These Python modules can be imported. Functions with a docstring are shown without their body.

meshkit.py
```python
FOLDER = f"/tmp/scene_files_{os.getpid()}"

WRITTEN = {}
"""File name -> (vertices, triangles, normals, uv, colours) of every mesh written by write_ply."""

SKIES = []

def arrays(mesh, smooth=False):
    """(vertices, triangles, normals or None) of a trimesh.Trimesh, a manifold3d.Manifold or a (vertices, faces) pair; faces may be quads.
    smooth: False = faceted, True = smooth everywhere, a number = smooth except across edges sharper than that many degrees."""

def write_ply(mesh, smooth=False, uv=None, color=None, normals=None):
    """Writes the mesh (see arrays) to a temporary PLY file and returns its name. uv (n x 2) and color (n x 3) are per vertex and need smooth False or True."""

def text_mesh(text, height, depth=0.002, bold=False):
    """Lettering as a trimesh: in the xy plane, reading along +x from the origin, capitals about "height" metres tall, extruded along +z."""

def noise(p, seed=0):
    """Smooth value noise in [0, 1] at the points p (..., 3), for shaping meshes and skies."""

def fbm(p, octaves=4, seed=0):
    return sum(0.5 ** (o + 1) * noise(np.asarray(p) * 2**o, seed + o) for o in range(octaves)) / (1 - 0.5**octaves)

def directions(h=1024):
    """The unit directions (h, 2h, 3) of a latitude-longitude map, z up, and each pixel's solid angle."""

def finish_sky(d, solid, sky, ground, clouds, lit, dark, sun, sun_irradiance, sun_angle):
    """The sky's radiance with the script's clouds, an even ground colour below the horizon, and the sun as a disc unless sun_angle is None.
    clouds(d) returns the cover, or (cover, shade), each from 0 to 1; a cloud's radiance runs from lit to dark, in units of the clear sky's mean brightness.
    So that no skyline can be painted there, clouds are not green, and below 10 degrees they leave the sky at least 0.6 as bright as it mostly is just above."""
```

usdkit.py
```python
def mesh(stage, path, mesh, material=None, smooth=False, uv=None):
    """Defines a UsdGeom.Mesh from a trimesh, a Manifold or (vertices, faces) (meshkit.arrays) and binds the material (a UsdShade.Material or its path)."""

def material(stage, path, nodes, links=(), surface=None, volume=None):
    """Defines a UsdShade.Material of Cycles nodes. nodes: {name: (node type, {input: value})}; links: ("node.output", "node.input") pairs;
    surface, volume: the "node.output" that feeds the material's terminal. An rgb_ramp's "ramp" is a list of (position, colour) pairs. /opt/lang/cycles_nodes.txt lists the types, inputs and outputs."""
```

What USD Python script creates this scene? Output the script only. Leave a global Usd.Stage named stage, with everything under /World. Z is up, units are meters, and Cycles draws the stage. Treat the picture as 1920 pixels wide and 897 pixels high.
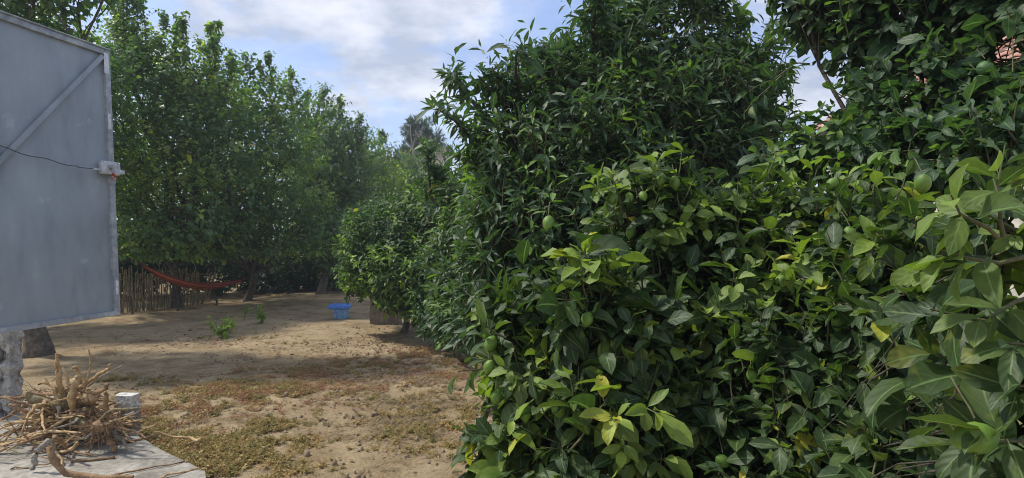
import math, numpy as np, trimesh, usdkit, meshkit
from pxr import Usd, UsdGeom, UsdLux, UsdShade, Gf, Sdf, Vt

stage = Usd.Stage.CreateInMemory()
UsdGeom.SetStageUpAxis(stage, "Z")
UsdGeom.SetStageMetersPerUnit(stage, 1.0)
UsdGeom.Xform.Define(stage, "/World")
UsdGeom.Scope.Define(stage, "/World/Looks")

# ------------------------------------------------------------------ camera
EYE, FPX = 1.8, 1144.0
cam = UsdGeom.Camera.Define(stage, "/World/camera")
cam.CreateHorizontalApertureAttr(36.0)
cam.CreateFocalLengthAttr(36.0 * FPX / 1920)
cam.CreateFStopAttr(0.0)
cam.CreateClippingRangeAttr((0.05, 2000.0))
cam.AddTranslateOp().Set((0, 0, EYE))
cam.AddRotateXOp().Set(90.0)
cam.CreateExposureAttr(0.66)

# ------------------------------------------------------------------ sky and sun
SUN_EL, SUN_AZ = math.radians(55), math.radians(-80)          # azimuth from +y (ahead) towards +x (right)
SUN = np.array([math.sin(SUN_AZ) * math.cos(SUN_EL), math.cos(SUN_AZ) * math.cos(SUN_EL), math.sin(SUN_EL)])
SKY_STRENGTH, SUN_INTENSITY = 0.145, 0.8
mat = lambda name, nodes, links, **k: usdkit.material(stage, "/World/Looks/" + name, nodes, links, **k)
sky_mat = mat("sky_look", {
    "sky": ("sky_texture", {"sky_type": "single_scattering", "sun_disc": False, "sun_elevation": SUN_EL, "sun_rotation": SUN_AZ, "air_density": 1.0, "aerosol_density": 2.0, "ozone_density": 2.0}),
    "tc": ("texture_coordinate", {}), "sep": ("separate_xyz", {}),
    "zz": ("math", {"math_type": "maximum", "value2": 0.0}), "za": ("math", {"math_type": "add", "value2": 0.22}),
    "comb": ("combine_xyz", {}), "dv": ("vector_math", {"math_type": "divide"}),
    "mp": ("mapping", {"location": (1.35, 0.55, 0.0), "scale": (1.0, 1.0, 0.25)}),
    "n": ("noise_texture", {"scale": 1.55, "detail": 9.0, "roughness": 0.60, "distortion": 0.1}),
    "cov": ("rgb_ramp", {"ramp": [(0.38, (0.16,) * 3), (0.49, (0.40,) * 3), (0.57, (0.92,) * 3), (1, (1,) * 3)]}),
    "n2": ("noise_texture", {"scale": 3.6, "detail": 7.0, "roughness": 0.6}),
    "shade": ("rgb_ramp", {"ramp": [(0.36, (2.2, 2.45, 3.05)), (0.62, (4.1, 4.2, 4.55))]}),
    "tone": ("mix", {"mix_type": "multiply", "fac": 1.0, "color2": (0.64, 0.75, 0.93)}),
    "mx": ("mix", {}), "bg": ("background_shader", {"strength": SKY_STRENGTH})},
    [("tc.generated", "sep.vector"), ("sep.z", "zz.value1"), ("zz.value", "za.value1"),
     ("za.value", "comb.x"), ("za.value", "comb.y"), ("za.value", "comb.z"), ("tc.generated", "dv.vector1"), ("comb.vector", "dv.vector2"),
     ("dv.vector", "mp.vector"), ("mp.vector", "n.vector"), ("n.fac", "cov.fac"), ("mp.vector", "n2.vector"), ("n2.fac", "shade.fac"),
     ("sky.color", "tone.color1"), ("cov.color", "mx.fac"), ("tone.color", "mx.color1"), ("shade.color", "mx.color2"), ("mx.color", "bg.color")], surface="bg.background")
dome = UsdLux.DomeLight.Define(stage, "/World/sky")
dome.CreateIntensityAttr(1.0)
UsdShade.MaterialBindingAPI.Apply(dome.GetPrim()).Bind(sky_mat)
dome.GetPrim().SetCustomDataByKey("kind", "structure")
sun = UsdLux.DistantLight.Define(stage, "/World/sun")
sun.CreateIntensityAttr(SUN_INTENSITY); sun.CreateAngleAttr(3.5); sun.CreateNormalizeAttr(True) if hasattr(sun, "CreateNormalizeAttr") else None
sun.GetPrim().CreateAttribute("inputs:normalize", Sdf.ValueTypeNames.Bool).Set(True)
sun.CreateColorAttr((1.0, 0.95, 0.86))
sun.AddRotateXYZOp().Set((90 - math.degrees(SUN_EL), 0, 180 - math.degrees(SUN_AZ)))

# ------------------------------------------------------------------ helpers
USED = {}
def numbered(parent, name):
    k = USED.get((parent, name), 0); USED[(parent, name)] = k + 1
    return f"{parent}/{name}" + (f"_{k:03d}" if k else "")
def tag(prim, label=None, category=None, group=None, kind=None):
    for k, v in (("label", label), ("category", category), ("group", group), ("kind", kind)):
        if v: prim.SetCustomDataByKey(k, v)
    return prim
def thing(name, label, category, loc=(0, 0, 0), group=None, kind=None):
    x = UsdGeom.Xform.Define(stage, numbered("/World", name)); x.AddTranslateOp().Set(tuple(float(c) for c in loc))
    return tag(x.GetPrim(), label, category, group, kind)
def obj(name, mesh, material, parent=None, smooth=False, uv=None, tint=None, label=None, category=None, group=None, kind=None):
    """One Mesh prim; mesh is in world coordinates and is moved into its parent's frame."""
    up = str(parent.GetPath()) if parent else "/World"
    if parent:
        off = np.array(UsdGeom.XformCache().GetLocalToWorldTransform(parent).ExtractTranslation())
        if hasattr(mesh, "to_mesh"): mesh = mesh.translate(tuple(-off))
        elif isinstance(mesh, tuple): mesh = (mesh[0] - off, mesh[1])
        else: mesh = mesh.copy(); mesh.apply_translation(-off)
    m = usdkit.mesh(stage, numbered(up, name), mesh, material, smooth, uv)
    if tint is not None:
        UsdGeom.PrimvarsAPI(m).CreatePrimvar("tint", Sdf.ValueTypeNames.FloatArray, "vertex").Set(Vt.FloatArray.FromNumpy(np.asarray(tint, np.float32)))
    return tag(m.GetPrim(), label, category, group, kind)

def P(px, py, d):
    """The point at depth d (metres ahead) that the photograph shows at pixel (px, py)."""
    return np.array([(px - 960) / FPX * d, d, EYE - (py - 448.5) / FPX * d])
def gz(x, y):
    x, y = np.asarray(x, float), np.asarray(y, float)
    q = np.stack([x, y, 0 * x], -1)
    near = np.clip((26 - y) / 8, 0, 1)
    return near * (0.16 * (meshkit.fbm(q * 0.33 + 5, 2, 3) - 0.5) + 0.07 * (meshkit.fbm(q * 1.7, 3, 7) - 0.5)) + np.clip((np.hypot(x, y) - 20) / 60, 0, 1) * 1.0
def ground_at(px, py):
    d = FPX * EYE / (py - 448.5)
    for _ in range(4):
        p = P(px, py, d); d = FPX * (EYE - float(gz(p[0], p[1]))) / (py - 448.5)
    return P(px, py, d)
unit = lambda v: v / (np.linalg.norm(v, axis=-1, keepdims=True) + 1e-12)

def tubes(points, radii, sides=5, cap=True):
    """M polylines (M,K,3) with radii (M,K) as one (vertices, faces)."""
    p, r = np.asarray(points, float), np.asarray(radii, float)
    M, K = p.shape[:2]
    t = unit(np.gradient(p, axis=1))
    a = unit(np.cross(t, np.where(np.abs(t[..., 2:]) < 0.85, [0, 0, 1.0], [1.0, 0, 0])))
    b = np.cross(t, a)
    an = np.arange(sides) * 2 * np.pi / sides
    v = p[:, :, None] + r[:, :, None, None] * (np.cos(an)[:, None] * a[:, :, None] + np.sin(an)[:, None] * b[:, :, None])
    i, j = np.meshgrid(np.arange(K - 1), np.arange(sides), indexing="ij")
    q = np.stack([i * sides + j, i * sides + (j + 1) % sides, (i + 1) * sides + (j + 1) % sides, (i + 1) * sides + j], -1).reshape(-1, 4)
    f = np.vstack([q[:, [0, 1, 2]], q[:, [0, 2, 3]]])
    if cap:
        e = np.arange(1, sides - 1); z = (K - 1) * sides
        f = np.vstack([f, np.stack([0 * e, e + 1, e], 1), np.stack([z + 0 * e, z + e, z + e + 1], 1)])
    F = (f[None] + (np.arange(M) * K * sides)[:, None, None]).reshape(-1, 3)
    return v.reshape(-1, 3), F
def join(parts):
    V, F, n = [], [], 0
    for v, f in parts:
        V.append(v); F.append(np.asarray(f) + n); n += len(v)
    return np.vstack(V), np.vstack(F)
def curve(p0, p1, k, rng, wob=0.08, sag=0.0):
    """A wandering line from p0 to p1 of k points."""
    t = np.linspace(0, 1, k)[:, None]
    L = np.linalg.norm(p1 - p0)
    w = rng.normal(0, 1, (k, 3)).cumsum(0); w -= w[0] + (w[-1] - w[0]) * t
    return p0 + (p1 - p0) * t + w * wob * L / k + np.array([0, 0, sag * L]) * (t * (1 - t)) * 4
def rounded(size, r, seg=12):
    import manifold3d as m3
    s = m3.Manifold.sphere(r, seg); x, y, z = np.array(size) / 2 - r
    return m3.Manifold.batch_hull([s.translate((i * x, j * y, k * z)) for i in (-1, 1) for j in (-1, 1) for k in (-1, 1)])
def tm(m):
    if hasattr(m, "to_mesh"): a = m.to_mesh(); return trimesh.Trimesh(a.vert_properties[:, :3], a.tri_verts, process=False)
    return m
def rough(m, amp, scale, seed, length=None):
    """Subdivides and displaces a mesh along its normals with noise: worn stone, bark, concrete."""
    m = tm(m).copy()
    if length: 
        v, f = trimesh.remesh.subdivide_to_size(m.vertices, m.faces, length); m = trimesh.Trimesh(v, f)
    m.merge_vertices()
    m.vertices = m.vertices + m.vertex_normals * (amp * (meshkit.fbm(m.vertices * scale + 17.3, 4, seed) - 0.5) * 2)[:, None]
    return m

# ------------------------------------------------------------------ materials
def leaf_mat(name, dark, light, young, yellow=(0.42, 0.36, 0.04), rough_=0.46, trans=0.24, under=1.5, veins=True, spec=0.33):
    """Leaf: colour varies leaf by leaf; 'tint' 0..1 goes to the young colour, above 1 to yellow; paler underside; pale midrib."""
    nodes = {
        "g": ("geometry", {}), "tint": ("attribute", {"attribute": "tint"}),
        "r": ("rgb_ramp", {"ramp": [(0, dark), (0.75, light), (1, tuple(0.6 * a + 0.4 * b for a, b in zip(light, young)))]}),
        "t1": ("math", {"math_type": "minimum", "value2": 1.0}), "t2": ("math", {"math_type": "subtract", "value2": 1.0, "use_clamp": True}),
        "m1": ("mix", {"color2": young}), "m2": ("mix", {"color2": yellow}),
        "no": ("noise_texture", {"scale": 40.0, "detail": 3.0}), "nr": ("rgb_ramp", {"ramp": [(0.3, (0.82,) * 3), (0.7, (1.15,) * 3)]}),
        "pos": ("geometry", {}), "mn": ("mix", {"mix_type": "multiply", "fac": 1.0}),
        "ub": ("mix", {"mix_type": "multiply", "color2": (under, under * 0.98, under * 1.15)}),
        "rh": ("rgb_ramp", {"ramp": [(0, (rough_ - 0.06,) * 3), (1, (rough_ + 0.2,) * 3)]}), "bl": ("noise_texture", {"scale": 9.0, "detail": 4.0, "roughness": 0.7}), "br": ("rgb_ramp", {"ramp": [(0.60, (0,) * 3), (0.74, (0.55,) * 3)]}), "mb": ("mix", {"color2": tuple(0.55 * a + 0.45 * b for a, b in zip(light, yellow))}),
        "wn": ("white_noise_texture", {"dimensions": "1D"}),
        "p": ("principled_bsdf", {"specular_ior_level": spec}),
        "tl": ("translucent_bsdf", {}), "tc": ("mix", {"mix_type": "multiply", "fac": 1.0, "color2": (2.3, 2.6, 0.9)}),
        "mc": ("mix_closure", {"fac": trans})}
    links = [("g.random_per_island", "r.fac"), ("tint.fac", "t1.value1"), ("tint.fac", "t2.value1"), ("t1.value", "m1.fac"), ("r.color", "m1.color1"),
             ("t2.value", "m2.fac"), ("m1.color", "m2.color1"), ("pos.position", "no.vector"), ("no.fac", "nr.fac"), ("pos.position", "bl.vector"), ("bl.fac", "br.fac"), ("br.color", "mb.fac"), ("m2.color", "mb.color1"), ("g.random_per_island", "wn.w"), ("wn.value", "rh.fac"), ("rh.color", "p.roughness"), ("mb.color", "mn.color1"), ("nr.color", "mn.color2")]
    last = "mn.color"
    if veins:
        nodes |= {"uv": ("uvmap", {"attribute": "st"}), "sx": ("separate_xyz", {}), "ab": ("math", {"math_type": "absolute"}),
                  "vr": ("rgb_ramp", {"ramp": [(0, (0.75,) * 3), (0.10, (0.0,) * 3)]}), "mv": ("mix", {"color2": tuple(min(1, 2.4 * c + 0.03) for c in light)}),
                  "wv": ("math", {"math_type": "multiply_add", "value2": 26.0}), "w2": ("math", {"math_type": "multiply", "value2": -9.0}), "sn": ("math", {"math_type": "sine"}),
                  "bp": ("bump", {"strength": 0.15, "distance": 0.002})}
        links += [("uv.UV", "sx.vector"), ("sx.y", "ab.value1"), ("ab.value", "vr.fac"), ("vr.color", "mv.fac"), (last, "mv.color1"),
                  ("ab.value", "w2.value1"), ("sx.x", "wv.value1"), ("w2.value", "wv.value3"), ("wv.value", "sn.value1"), ("sn.value", "sv.fac"), ("sv.color", "ms.fac"), ("mv.color", "ms.color1"), ("sn.value", "bp.height"), ("bp.normal", "p.normal")]
        nodes |= {"sv": ("rgb_ramp", {"ramp": [(0.86, (0,) * 3), (1.0, (0.14,) * 3)]}), "ms": ("mix", {"color2": tuple(min(1, 2.0 * c + 0.02) for c in light)})}
        last = "ms.color"
    links += [("g.backfacing", "ub.fac"), (last, "ub.color1"), ("ub.color", "p.base_color"), (last, "tc.color1"), ("tc.color", "tl.color"),
              ("p.BSDF", "mc.closure1"), ("tl.BSDF", "mc.closure2")]
    return mat(name, nodes, links, surface="mc.closure")

def stone_mat(name, a, b, c, scale=6.0, rough_=0.9, bump=0.4, dist=0.01, spec=0.3, metallic=0.0, detail=8.0):
    return mat(name, {"g": ("texture_coordinate", {}), "n": ("noise_texture", {"scale": scale, "detail": detail, "roughness": 0.62}),
        "n2": ("noise_texture", {"scale": scale * 5.3, "detail": 5.0}), "r": ("rgb_ramp", {"ramp": [(0.3, a), (0.5, b), (0.7, c)]}),
        "d": ("rgb_ramp", {"ramp": [(0.3, (0.72,) * 3), (0.7, (1.2,) * 3)]}), "m": ("mix", {"mix_type": "multiply", "fac": 1.0}),
        "bp": ("bump", {"strength": bump, "distance": dist}), "p": ("principled_bsdf", {"roughness": rough_, "specular_ior_level": spec, "metallic": metallic})},
        [("g.object", "n.vector"), ("g.object", "n2.vector"), ("n.fac", "r.fac"), ("n2.fac", "d.fac"), ("r.color", "m.color1"), ("d.color", "m.color2"), ("m.color", "p.base_color"),
         ("n2.fac", "bp.height"), ("bp.normal", "p.normal")], surface="p.BSDF")

M_LEMON = leaf_mat("lemon_leaf", (0.023, 0.047, 0.014), (0.054, 0.090, 0.024), (0.18, 0.255, 0.04))
M_MAND = leaf_mat("mandarin_leaf", (0.030, 0.062, 0.027), (0.056, 0.100, 0.042), (0.13, 0.22, 0.04), rough_=0.4, trans=0.25)
M_ORANGE = leaf_mat("orange_leaf", (0.026, 0.055, 0.025), (0.052, 0.094, 0.038), (0.15, 0.25, 0.04), trans=0.27)
M_CITRUS = leaf_mat("citrus_leaf", (0.025, 0.060, 0.018), (0.055, 0.112, 0.03), (0.18, 0.28, 0.04), veins=False)
M_APRICOT = leaf_mat("apricot_leaf", (0.058, 0.115, 0.042), (0.12, 0.20, 0.068), (0.22, 0.30, 0.05), yellow=(0.5, 0.38, 0.02), veins=False, rough_=0.34, trans=0.38, spec=0.5)
M_PALE = leaf_mat("pale_leaf", (0.06, 0.11, 0.045), (0.12, 0.185, 0.065), (0.25, 0.32, 0.06), veins=False, rough_=0.45, trans=0.33)
M_DARKLEAF = leaf_mat("dark_shrub_leaf", (0.02, 0.048, 0.02), (0.045, 0.085, 0.03), (0.12, 0.2, 0.04), veins=False, rough_=0.42, trans=0.22)
M_YELLOWBUSH = leaf_mat("yellow_green_leaf", (0.12, 0.19, 0.03), (0.22, 0.30, 0.04), (0.34, 0.42, 0.05), veins=False, rough_=0.45, trans=0.35)
M_PINE = leaf_mat("pine_needle", (0.045, 0.085, 0.045), (0.08, 0.125, 0.065), (0.08, 0.12, 0.05), veins=False, rough_=0.5, trans=0.1)
M_WEED = leaf_mat("weed_leaf", (0.10, 0.17, 0.03), (0.17, 0.25, 0.05), (0.28, 0.36, 0.06), veins=False, rough_=0.5, trans=0.35)
M_BARK = stone_mat("bark", (0.045, 0.038, 0.03), (0.09, 0.075, 0.058), (0.15, 0.13, 0.10), 14.0, 0.9, 0.8, 0.02)
M_TWIG = stone_mat("green_twig", (0.05, 0.065, 0.025), (0.09, 0.09, 0.04), (0.12, 0.11, 0.06), 20.0, 0.7, 0.2, 0.003)
M_PALETWIG = stone_mat("pale_twig", (0.16, 0.13, 0.10), (0.26, 0.23, 0.18), (0.36, 0.33, 0.27), 20.0, 0.8, 0.2, 0.003)

# ------------------------------------------------------------------ leaves and crowns
PROFILES = {   # station, half width (share of the widest)
    "broad": ([0, 0.10, 0.20, 0.38, 0.60, 0.80, 0.93, 1.0], [0.05, 0.05, 0.50, 0.95, 1.0, 0.68, 0.28, 0.02], 3),
    "narrow": ([0, 0.10, 0.38, 0.70, 1.0], [0.06, 0.16, 1.0, 0.72, 0.02], 3),
    "oval": ([0, 0.42, 1.0], [0.10, 1.0, 0.04], 2),
    "heart": ([0, 0.30, 0.70, 1.0], [0.15, 1.0, 0.72, 0.03], 2),
}
def leaves(B, D, N, L, W, curl, fold, kind, rng):
    """One blade per row. Returns vertices (n,k,3), faces of one blade, uv (k,2)."""
    st, wd, cols = PROFILES[kind]
    s, w = np.array(st), np.array(wd)
    D = unit(D); N = unit(N - (N * D).sum(-1, keepdims=True) * D); S = np.cross(N, D)
    tt = np.array([-1, 0, 1.0]) if cols == 3 else np.array([-1, 1.0])
    c = np.where(np.abs(curl) < 1e-3, 1e-3, curl)[:, None]
    x, z = np.sin(c * s) / c, -(1 - np.cos(c * s)) / c
    mid = B[:, None] + L[:, None, None] * (x[..., None] * D[:, None] + z[..., None] * N[:, None])
    nl = np.cos(c * s)[..., None] * N[:, None] + np.sin(c * s)[..., None] * D[:, None]
    hw = W[:, None] * w
    tw = rng.normal(0, 0.45, len(B))[:, None] * s
    wave = 1 + 0.0 * s
    v = mid[:, :, None] + (hw[..., None] * tt * np.cos(fold)[:, None, None])[..., None] * S[:, None, None] \
        + (hw[..., None] * (np.abs(tt) * np.sin(fold)[:, None, None] + tt * tw[..., None]) * wave[:, None])[..., None] * nl[:, :, None]
    if kind == "broad":   # wavy margin
        ph = rng.uniform(0, 6.28, (len(B), 1, 1))
        v += (0.19 * hw[..., None] * np.abs(tt) * np.sin(9 * s[:, None] + ph + tt))[..., None] * nl[:, :, None]
    k = len(tt)
    i, j = np.meshgrid(np.arange(len(s) - 1), np.arange(k - 1), indexing="ij")
    q = np.stack([i * k + j, (i + 1) * k + j, (i + 1) * k + j + 1, i * k + j + 1], -1).reshape(-1, 4)
    f = np.vstack([q[:, [0, 1, 2]], q[:, [0, 2, 3]]])
    uv = np.stack([np.repeat(s, k), np.tile(tt, len(s))], 1)
    return v.reshape(len(B), -1, 3), f, uv
def flat_mesh(v, f):
    n, k = v.shape[:2]
    return v.reshape(-1, 3), (f[None] + (np.arange(n) * k)[:, None, None]).reshape(-1, 3)

def shoots(base, dirn, length, per, rng, L, W, kind, droop=0.35, up=0.5, spread=(0.55, 1.25), curl=(-0.2, 1.2), fold=(0.05, 0.65), tint=None, size=None):
    """Leafy shoots: 'per' leaves in a spiral round each. Returns vertices, faces, uv, tint per leaf."""
    m = len(base)
    d = unit(dirn); e1 = unit(np.cross(d, rng.normal(size=(m, 3)))); e2 = np.cross(d, e1)
    j = np.arange(per)
    fr = (j + 0.6) / per
    az = j * 2.39996 + rng.uniform(0, 6.28, (m, 1)) + rng.normal(0, 0.25, (m, per))
    pos = base[:, None] + d[:, None] * (length[:, None] * fr)[..., None]
    rad = np.cos(az)[..., None] * e1[:, None] + np.sin(az)[..., None] * e2[:, None]
    ang = spread[1] + (spread[0] - spread[1]) * fr + rng.normal(0, 0.18, (m, per))
    D = np.cos(ang)[..., None] * d[:, None] + np.sin(ang)[..., None] * rad
    D = D + np.array([0, 0, -1.0]) * (droop * rng.uniform(0.3, 1.6, (m, per)))[..., None]
    N = d[:, None] * 0.8 + np.array([0, 0, up]) + rng.normal(0, 0.3, (m, per, 3))
    n = m * per
    sz = (1.0 - 0.35 * np.maximum(fr - 0.7, 0) / 0.3) * np.exp(rng.normal(-0.03, 0.26, (m, per)))
    if size is not None: sz = sz * size[:, None]
    R = lambda a: a.reshape(n, -1)
    ln = L * sz.ravel(); wd = W * sz.ravel() * rng.uniform(0.8, 1.15, n)
    v, f, uv = leaves(R(pos), R(D), R(N), ln, wd, rng.uniform(*curl, n), rng.uniform(*fold, n), kind, rng)
    tn = np.zeros((m, per)) if tint is None else np.clip(tint[:, None] * (0.35 + 0.8 * fr) + rng.normal(0, 0.06, (m, per)), 0, np.maximum(1, tint[:, None]))
    return v, f, uv, tn.ravel()

def lobes_px(rows):
    """Rows (px, py, depth, radius in px[, flattening]) -> centres and radii in metres."""
    c = np.array([P(r[0], r[1], r[2]) for r in rows]); a = np.array([r[3] * r[2] / FPX for r in rows])
    q = np.array([r[4] if len(r) > 4 else 1.0 for r in rows])
    return c, a, q
def crown_points(c, a, q, n, rng, inner=0.35, noise=0.28, seed=0, low=None, thr=0.33):
    """n shoot bases spread over the lobes, mostly near their surfaces, with the outline broken by noise; outward directions."""
    share = a ** 2 / (a ** 2).sum()
    k = rng.choice(len(c), n, p=share)
    u = unit(rng.normal(size=(n, 3)))
    rr = np.where(rng.random(n) < inner, rng.uniform(0.2, 0.8, n), rng.uniform(0.78, 1.0, n))
    lump = 1 + noise * 2 * (meshkit.fbm(u * 2.2 + c[k] * 3.1, 3, seed) - 0.5)
    p = c[k] + u * (a[k] * rr * lump)[:, None] * np.stack([np.ones(n), np.ones(n), q[k]], 1)
    inside = ((np.linalg.norm((p[:, None] - c[None]) / a[None, :, None], axis=2)) < 0.62).sum(1) > (rr < 0.62)
    keep = ~inside | (rng.random(n) < 0.35)
    gap = meshkit.fbm(p * 2.6 / max(a.mean(), 0.3) * 0.6 + 9, 2, seed + 5)
    keep &= (gap > thr) | (rng.random(n) < 0.25)
    keep &= p[:, 2] > gz(p[:, 0], p[:, 1]) + 0.08
    if low is not None: keep &= p[:, 2] > low
    return p[keep], u[keep], rr[keep]

def limbs(root, c, a, rng, r0, per=9, fork=0.45, sides=7, thin=0.0, limb_k=1.0):
    """Trunk up from root, a limb to each lobe and boughs inside it."""
    top = np.array([root[0] * 0.5 + c[:, 0].mean() * 0.5, root[1] * 0.5 + c[:, 1].mean() * 0.5, root[2] + fork * max(c[:, 2].mean() - root[2], 0.3)])
    tr = curve(root - [0, 0, 0.1], top, 9, rng, 0.12)
    rad = r0 * np.linspace(1.0, 0.72, 9); rad[0] *= 1.5; rad[1] *= 1.15
    parts = [tubes(tr[None], rad[None], 9)]
    for cc, aa in zip(c, a):
        s = top + (tr[6] - top) * rng.random()
        slim = 0.13 if cc[1] < thin else 1.0
        ln = curve(s, cc, 8, rng, 0.22 if slim == 1 else 0.06, 0.06)
        parts.append(tubes(ln[None], (r0 * slim * limb_k * np.linspace(0.55, 0.16, 8))[None], sides))
        ends = cc + unit(rng.normal(size=(per, 3)) + [0, 0, 0.3]) * aa * 0.85
        lines = np.stack([curve(ln[rng.integers(4, 8)], e, 6, rng, 0.25) for e in ends])
        parts.append(tubes(lines, np.tile(r0 * limb_k * (0.25 + 0.75 * slim) * np.linspace(0.2, 0.05, 6), (per, 1)), 4))
    return join(parts)

ZB_W, ZB_H, ZB_S = 640, 299, 3.0
def zbuffer(groups):
    """Depth of the nearest leaf point in each 3-pixel cell of the picture."""
    z = np.full((ZB_H + 2, ZB_W + 2), 1e9)
    for v in groups:
        pts = dense(v)
        x, y, d, ok = project(pts)
        np.minimum.at(z, (y[ok], x[ok]), d[ok])
    return z
def dense(v):
    w = [v]
    for a, b in ((1, 2), (1, 3), (3, 1)):
        w.append((a * v + b * np.roll(v, 1, 1)) / (a + b)); 
        if v.shape[1] > 9: w.append((a * v + b * np.roll(v, 3, 1)) / (a + b))
    return np.concatenate(w, 1)
def project(p):
    d = np.maximum(p[..., 1], 1e-3)
    x = (960 + FPX * p[..., 0] / d) / ZB_S; y = (448.5 - FPX * (p[..., 2] - EYE) / d) / ZB_S
    ok = (p[..., 1] > 0.2) & (x >= 0) & (x < ZB_W) & (y >= 0) & (y < ZB_H)
    return np.clip(x, 0, ZB_W).astype(int), np.clip(y, 0, ZB_H).astype(int), d, ok

# ------------------------------------------------------------------ the ground
axis = lambda lo, hi, step, far: np.unique(np.concatenate([np.arange(lo, hi, step), lo - np.geomspace(step, far, 28), hi + np.geomspace(step, far, 28)]))
gx, gy = axis(-9, 7, 0.07, 260), axis(3.0, 22, 0.07, 260)
X, Y = np.meshgrid(gx, gy)
fine = np.clip(np.minimum.reduce([X + 9.5, 7.5 - X, Y - 2.5, 23 - Y]) / 1.0, 0, 1)
Q = np.stack([X, Y, 0 * X], -1)
crumb = meshkit.fbm(Q * 3.6 + 31, 3, 11)
Z = gz(X, Y) + fine * (0.030 * (meshkit.fbm(Q * 5.0, 3, 21) - 0.5) + 0.045 * np.clip(crumb - 0.56, 0, 1))
i, j = np.meshgrid(np.arange(len(gy) - 1), np.arange(len(gx) - 1), indexing="ij"); n = len(gx)
gq = np.stack([i * n + j, i * n + j + 1, (i + 1) * n + j + 1, (i + 1) * n + j], -1).reshape(-1, 4)
M_GROUND = mat("sandy_soil", {
    "g": ("geometry", {}),
    "n1": ("noise_texture", {"scale": 0.55, "detail": 6.0, "roughness": 0.6}), "n2": ("noise_texture", {"scale": 2.6, "detail": 8.0, "roughness": 0.65, "distortion": 0.4}),
    "n3": ("noise_texture", {"scale": 34.0, "detail": 6.0, "roughness": 0.7}), "n4": ("noise_texture", {"scale": 7.0, "detail": 6.0, "roughness": 0.7}),
    "mx": ("mix_float", {"fac": 0.55}),
    "r": ("rgb_ramp", {"ramp": [(0.30, (0.12, 0.088, 0.056)), (0.41, (0.215, 0.15, 0.084)), (0.51, (0.315, 0.238, 0.138)), (0.66, (0.40, 0.312, 0.19))]}),
    "d": ("rgb_ramp", {"ramp": [(0.28, (0.55,) * 3), (0.5, (1.0,) * 3), (0.75, (1.25,) * 3)]}), "m": ("mix", {"mix_type": "multiply", "fac": 0.85}),
    "lr": ("rgb_ramp", {"ramp": [(0.56, (0,) * 3), (0.66, (1,) * 3)]}), "m2": ("mix", {"color2": (0.085, 0.058, 0.036)}), "lf": ("math", {"math_type": "multiply", "value2": 0.6}),
    "ad": ("math", {"math_type": "add"}),
    "bp": ("bump", {"strength": 0.9, "distance": 0.035}), "p": ("principled_bsdf", {"roughness": 0.95, "specular_ior_level": 0.15})},
    [("g.position", "n1.vector"), ("g.position", "n2.vector"), ("g.position", "n3.vector"), ("g.position", "n4.vector"), ("n1.fac", "mx.a"), ("n2.fac", "mx.b"), ("mx.result", "r.fac"),
     ("n3.fac", "d.fac"), ("r.color", "m.color1"), ("d.color", "m.color2"), ("n4.fac", "lr.fac"), ("lr.color", "lf.value1"), ("lf.value", "m2.fac"), ("m.color", "m2.color1"), ("m2.color", "p.base_color"),
     ("n3.fac", "ad.value1"), ("n4.fac", "ad.value2"), ("ad.value", "bp.height"), ("bp.normal", "p.normal")], surface="p.BSDF")
obj("ground", (np.stack([X, Y, Z], -1).reshape(-1, 3), gq), M_GROUND, smooth=True, kind="structure", label="dry sandy garden soil with dark crumbs and bare pale patches", category="ground")

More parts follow.
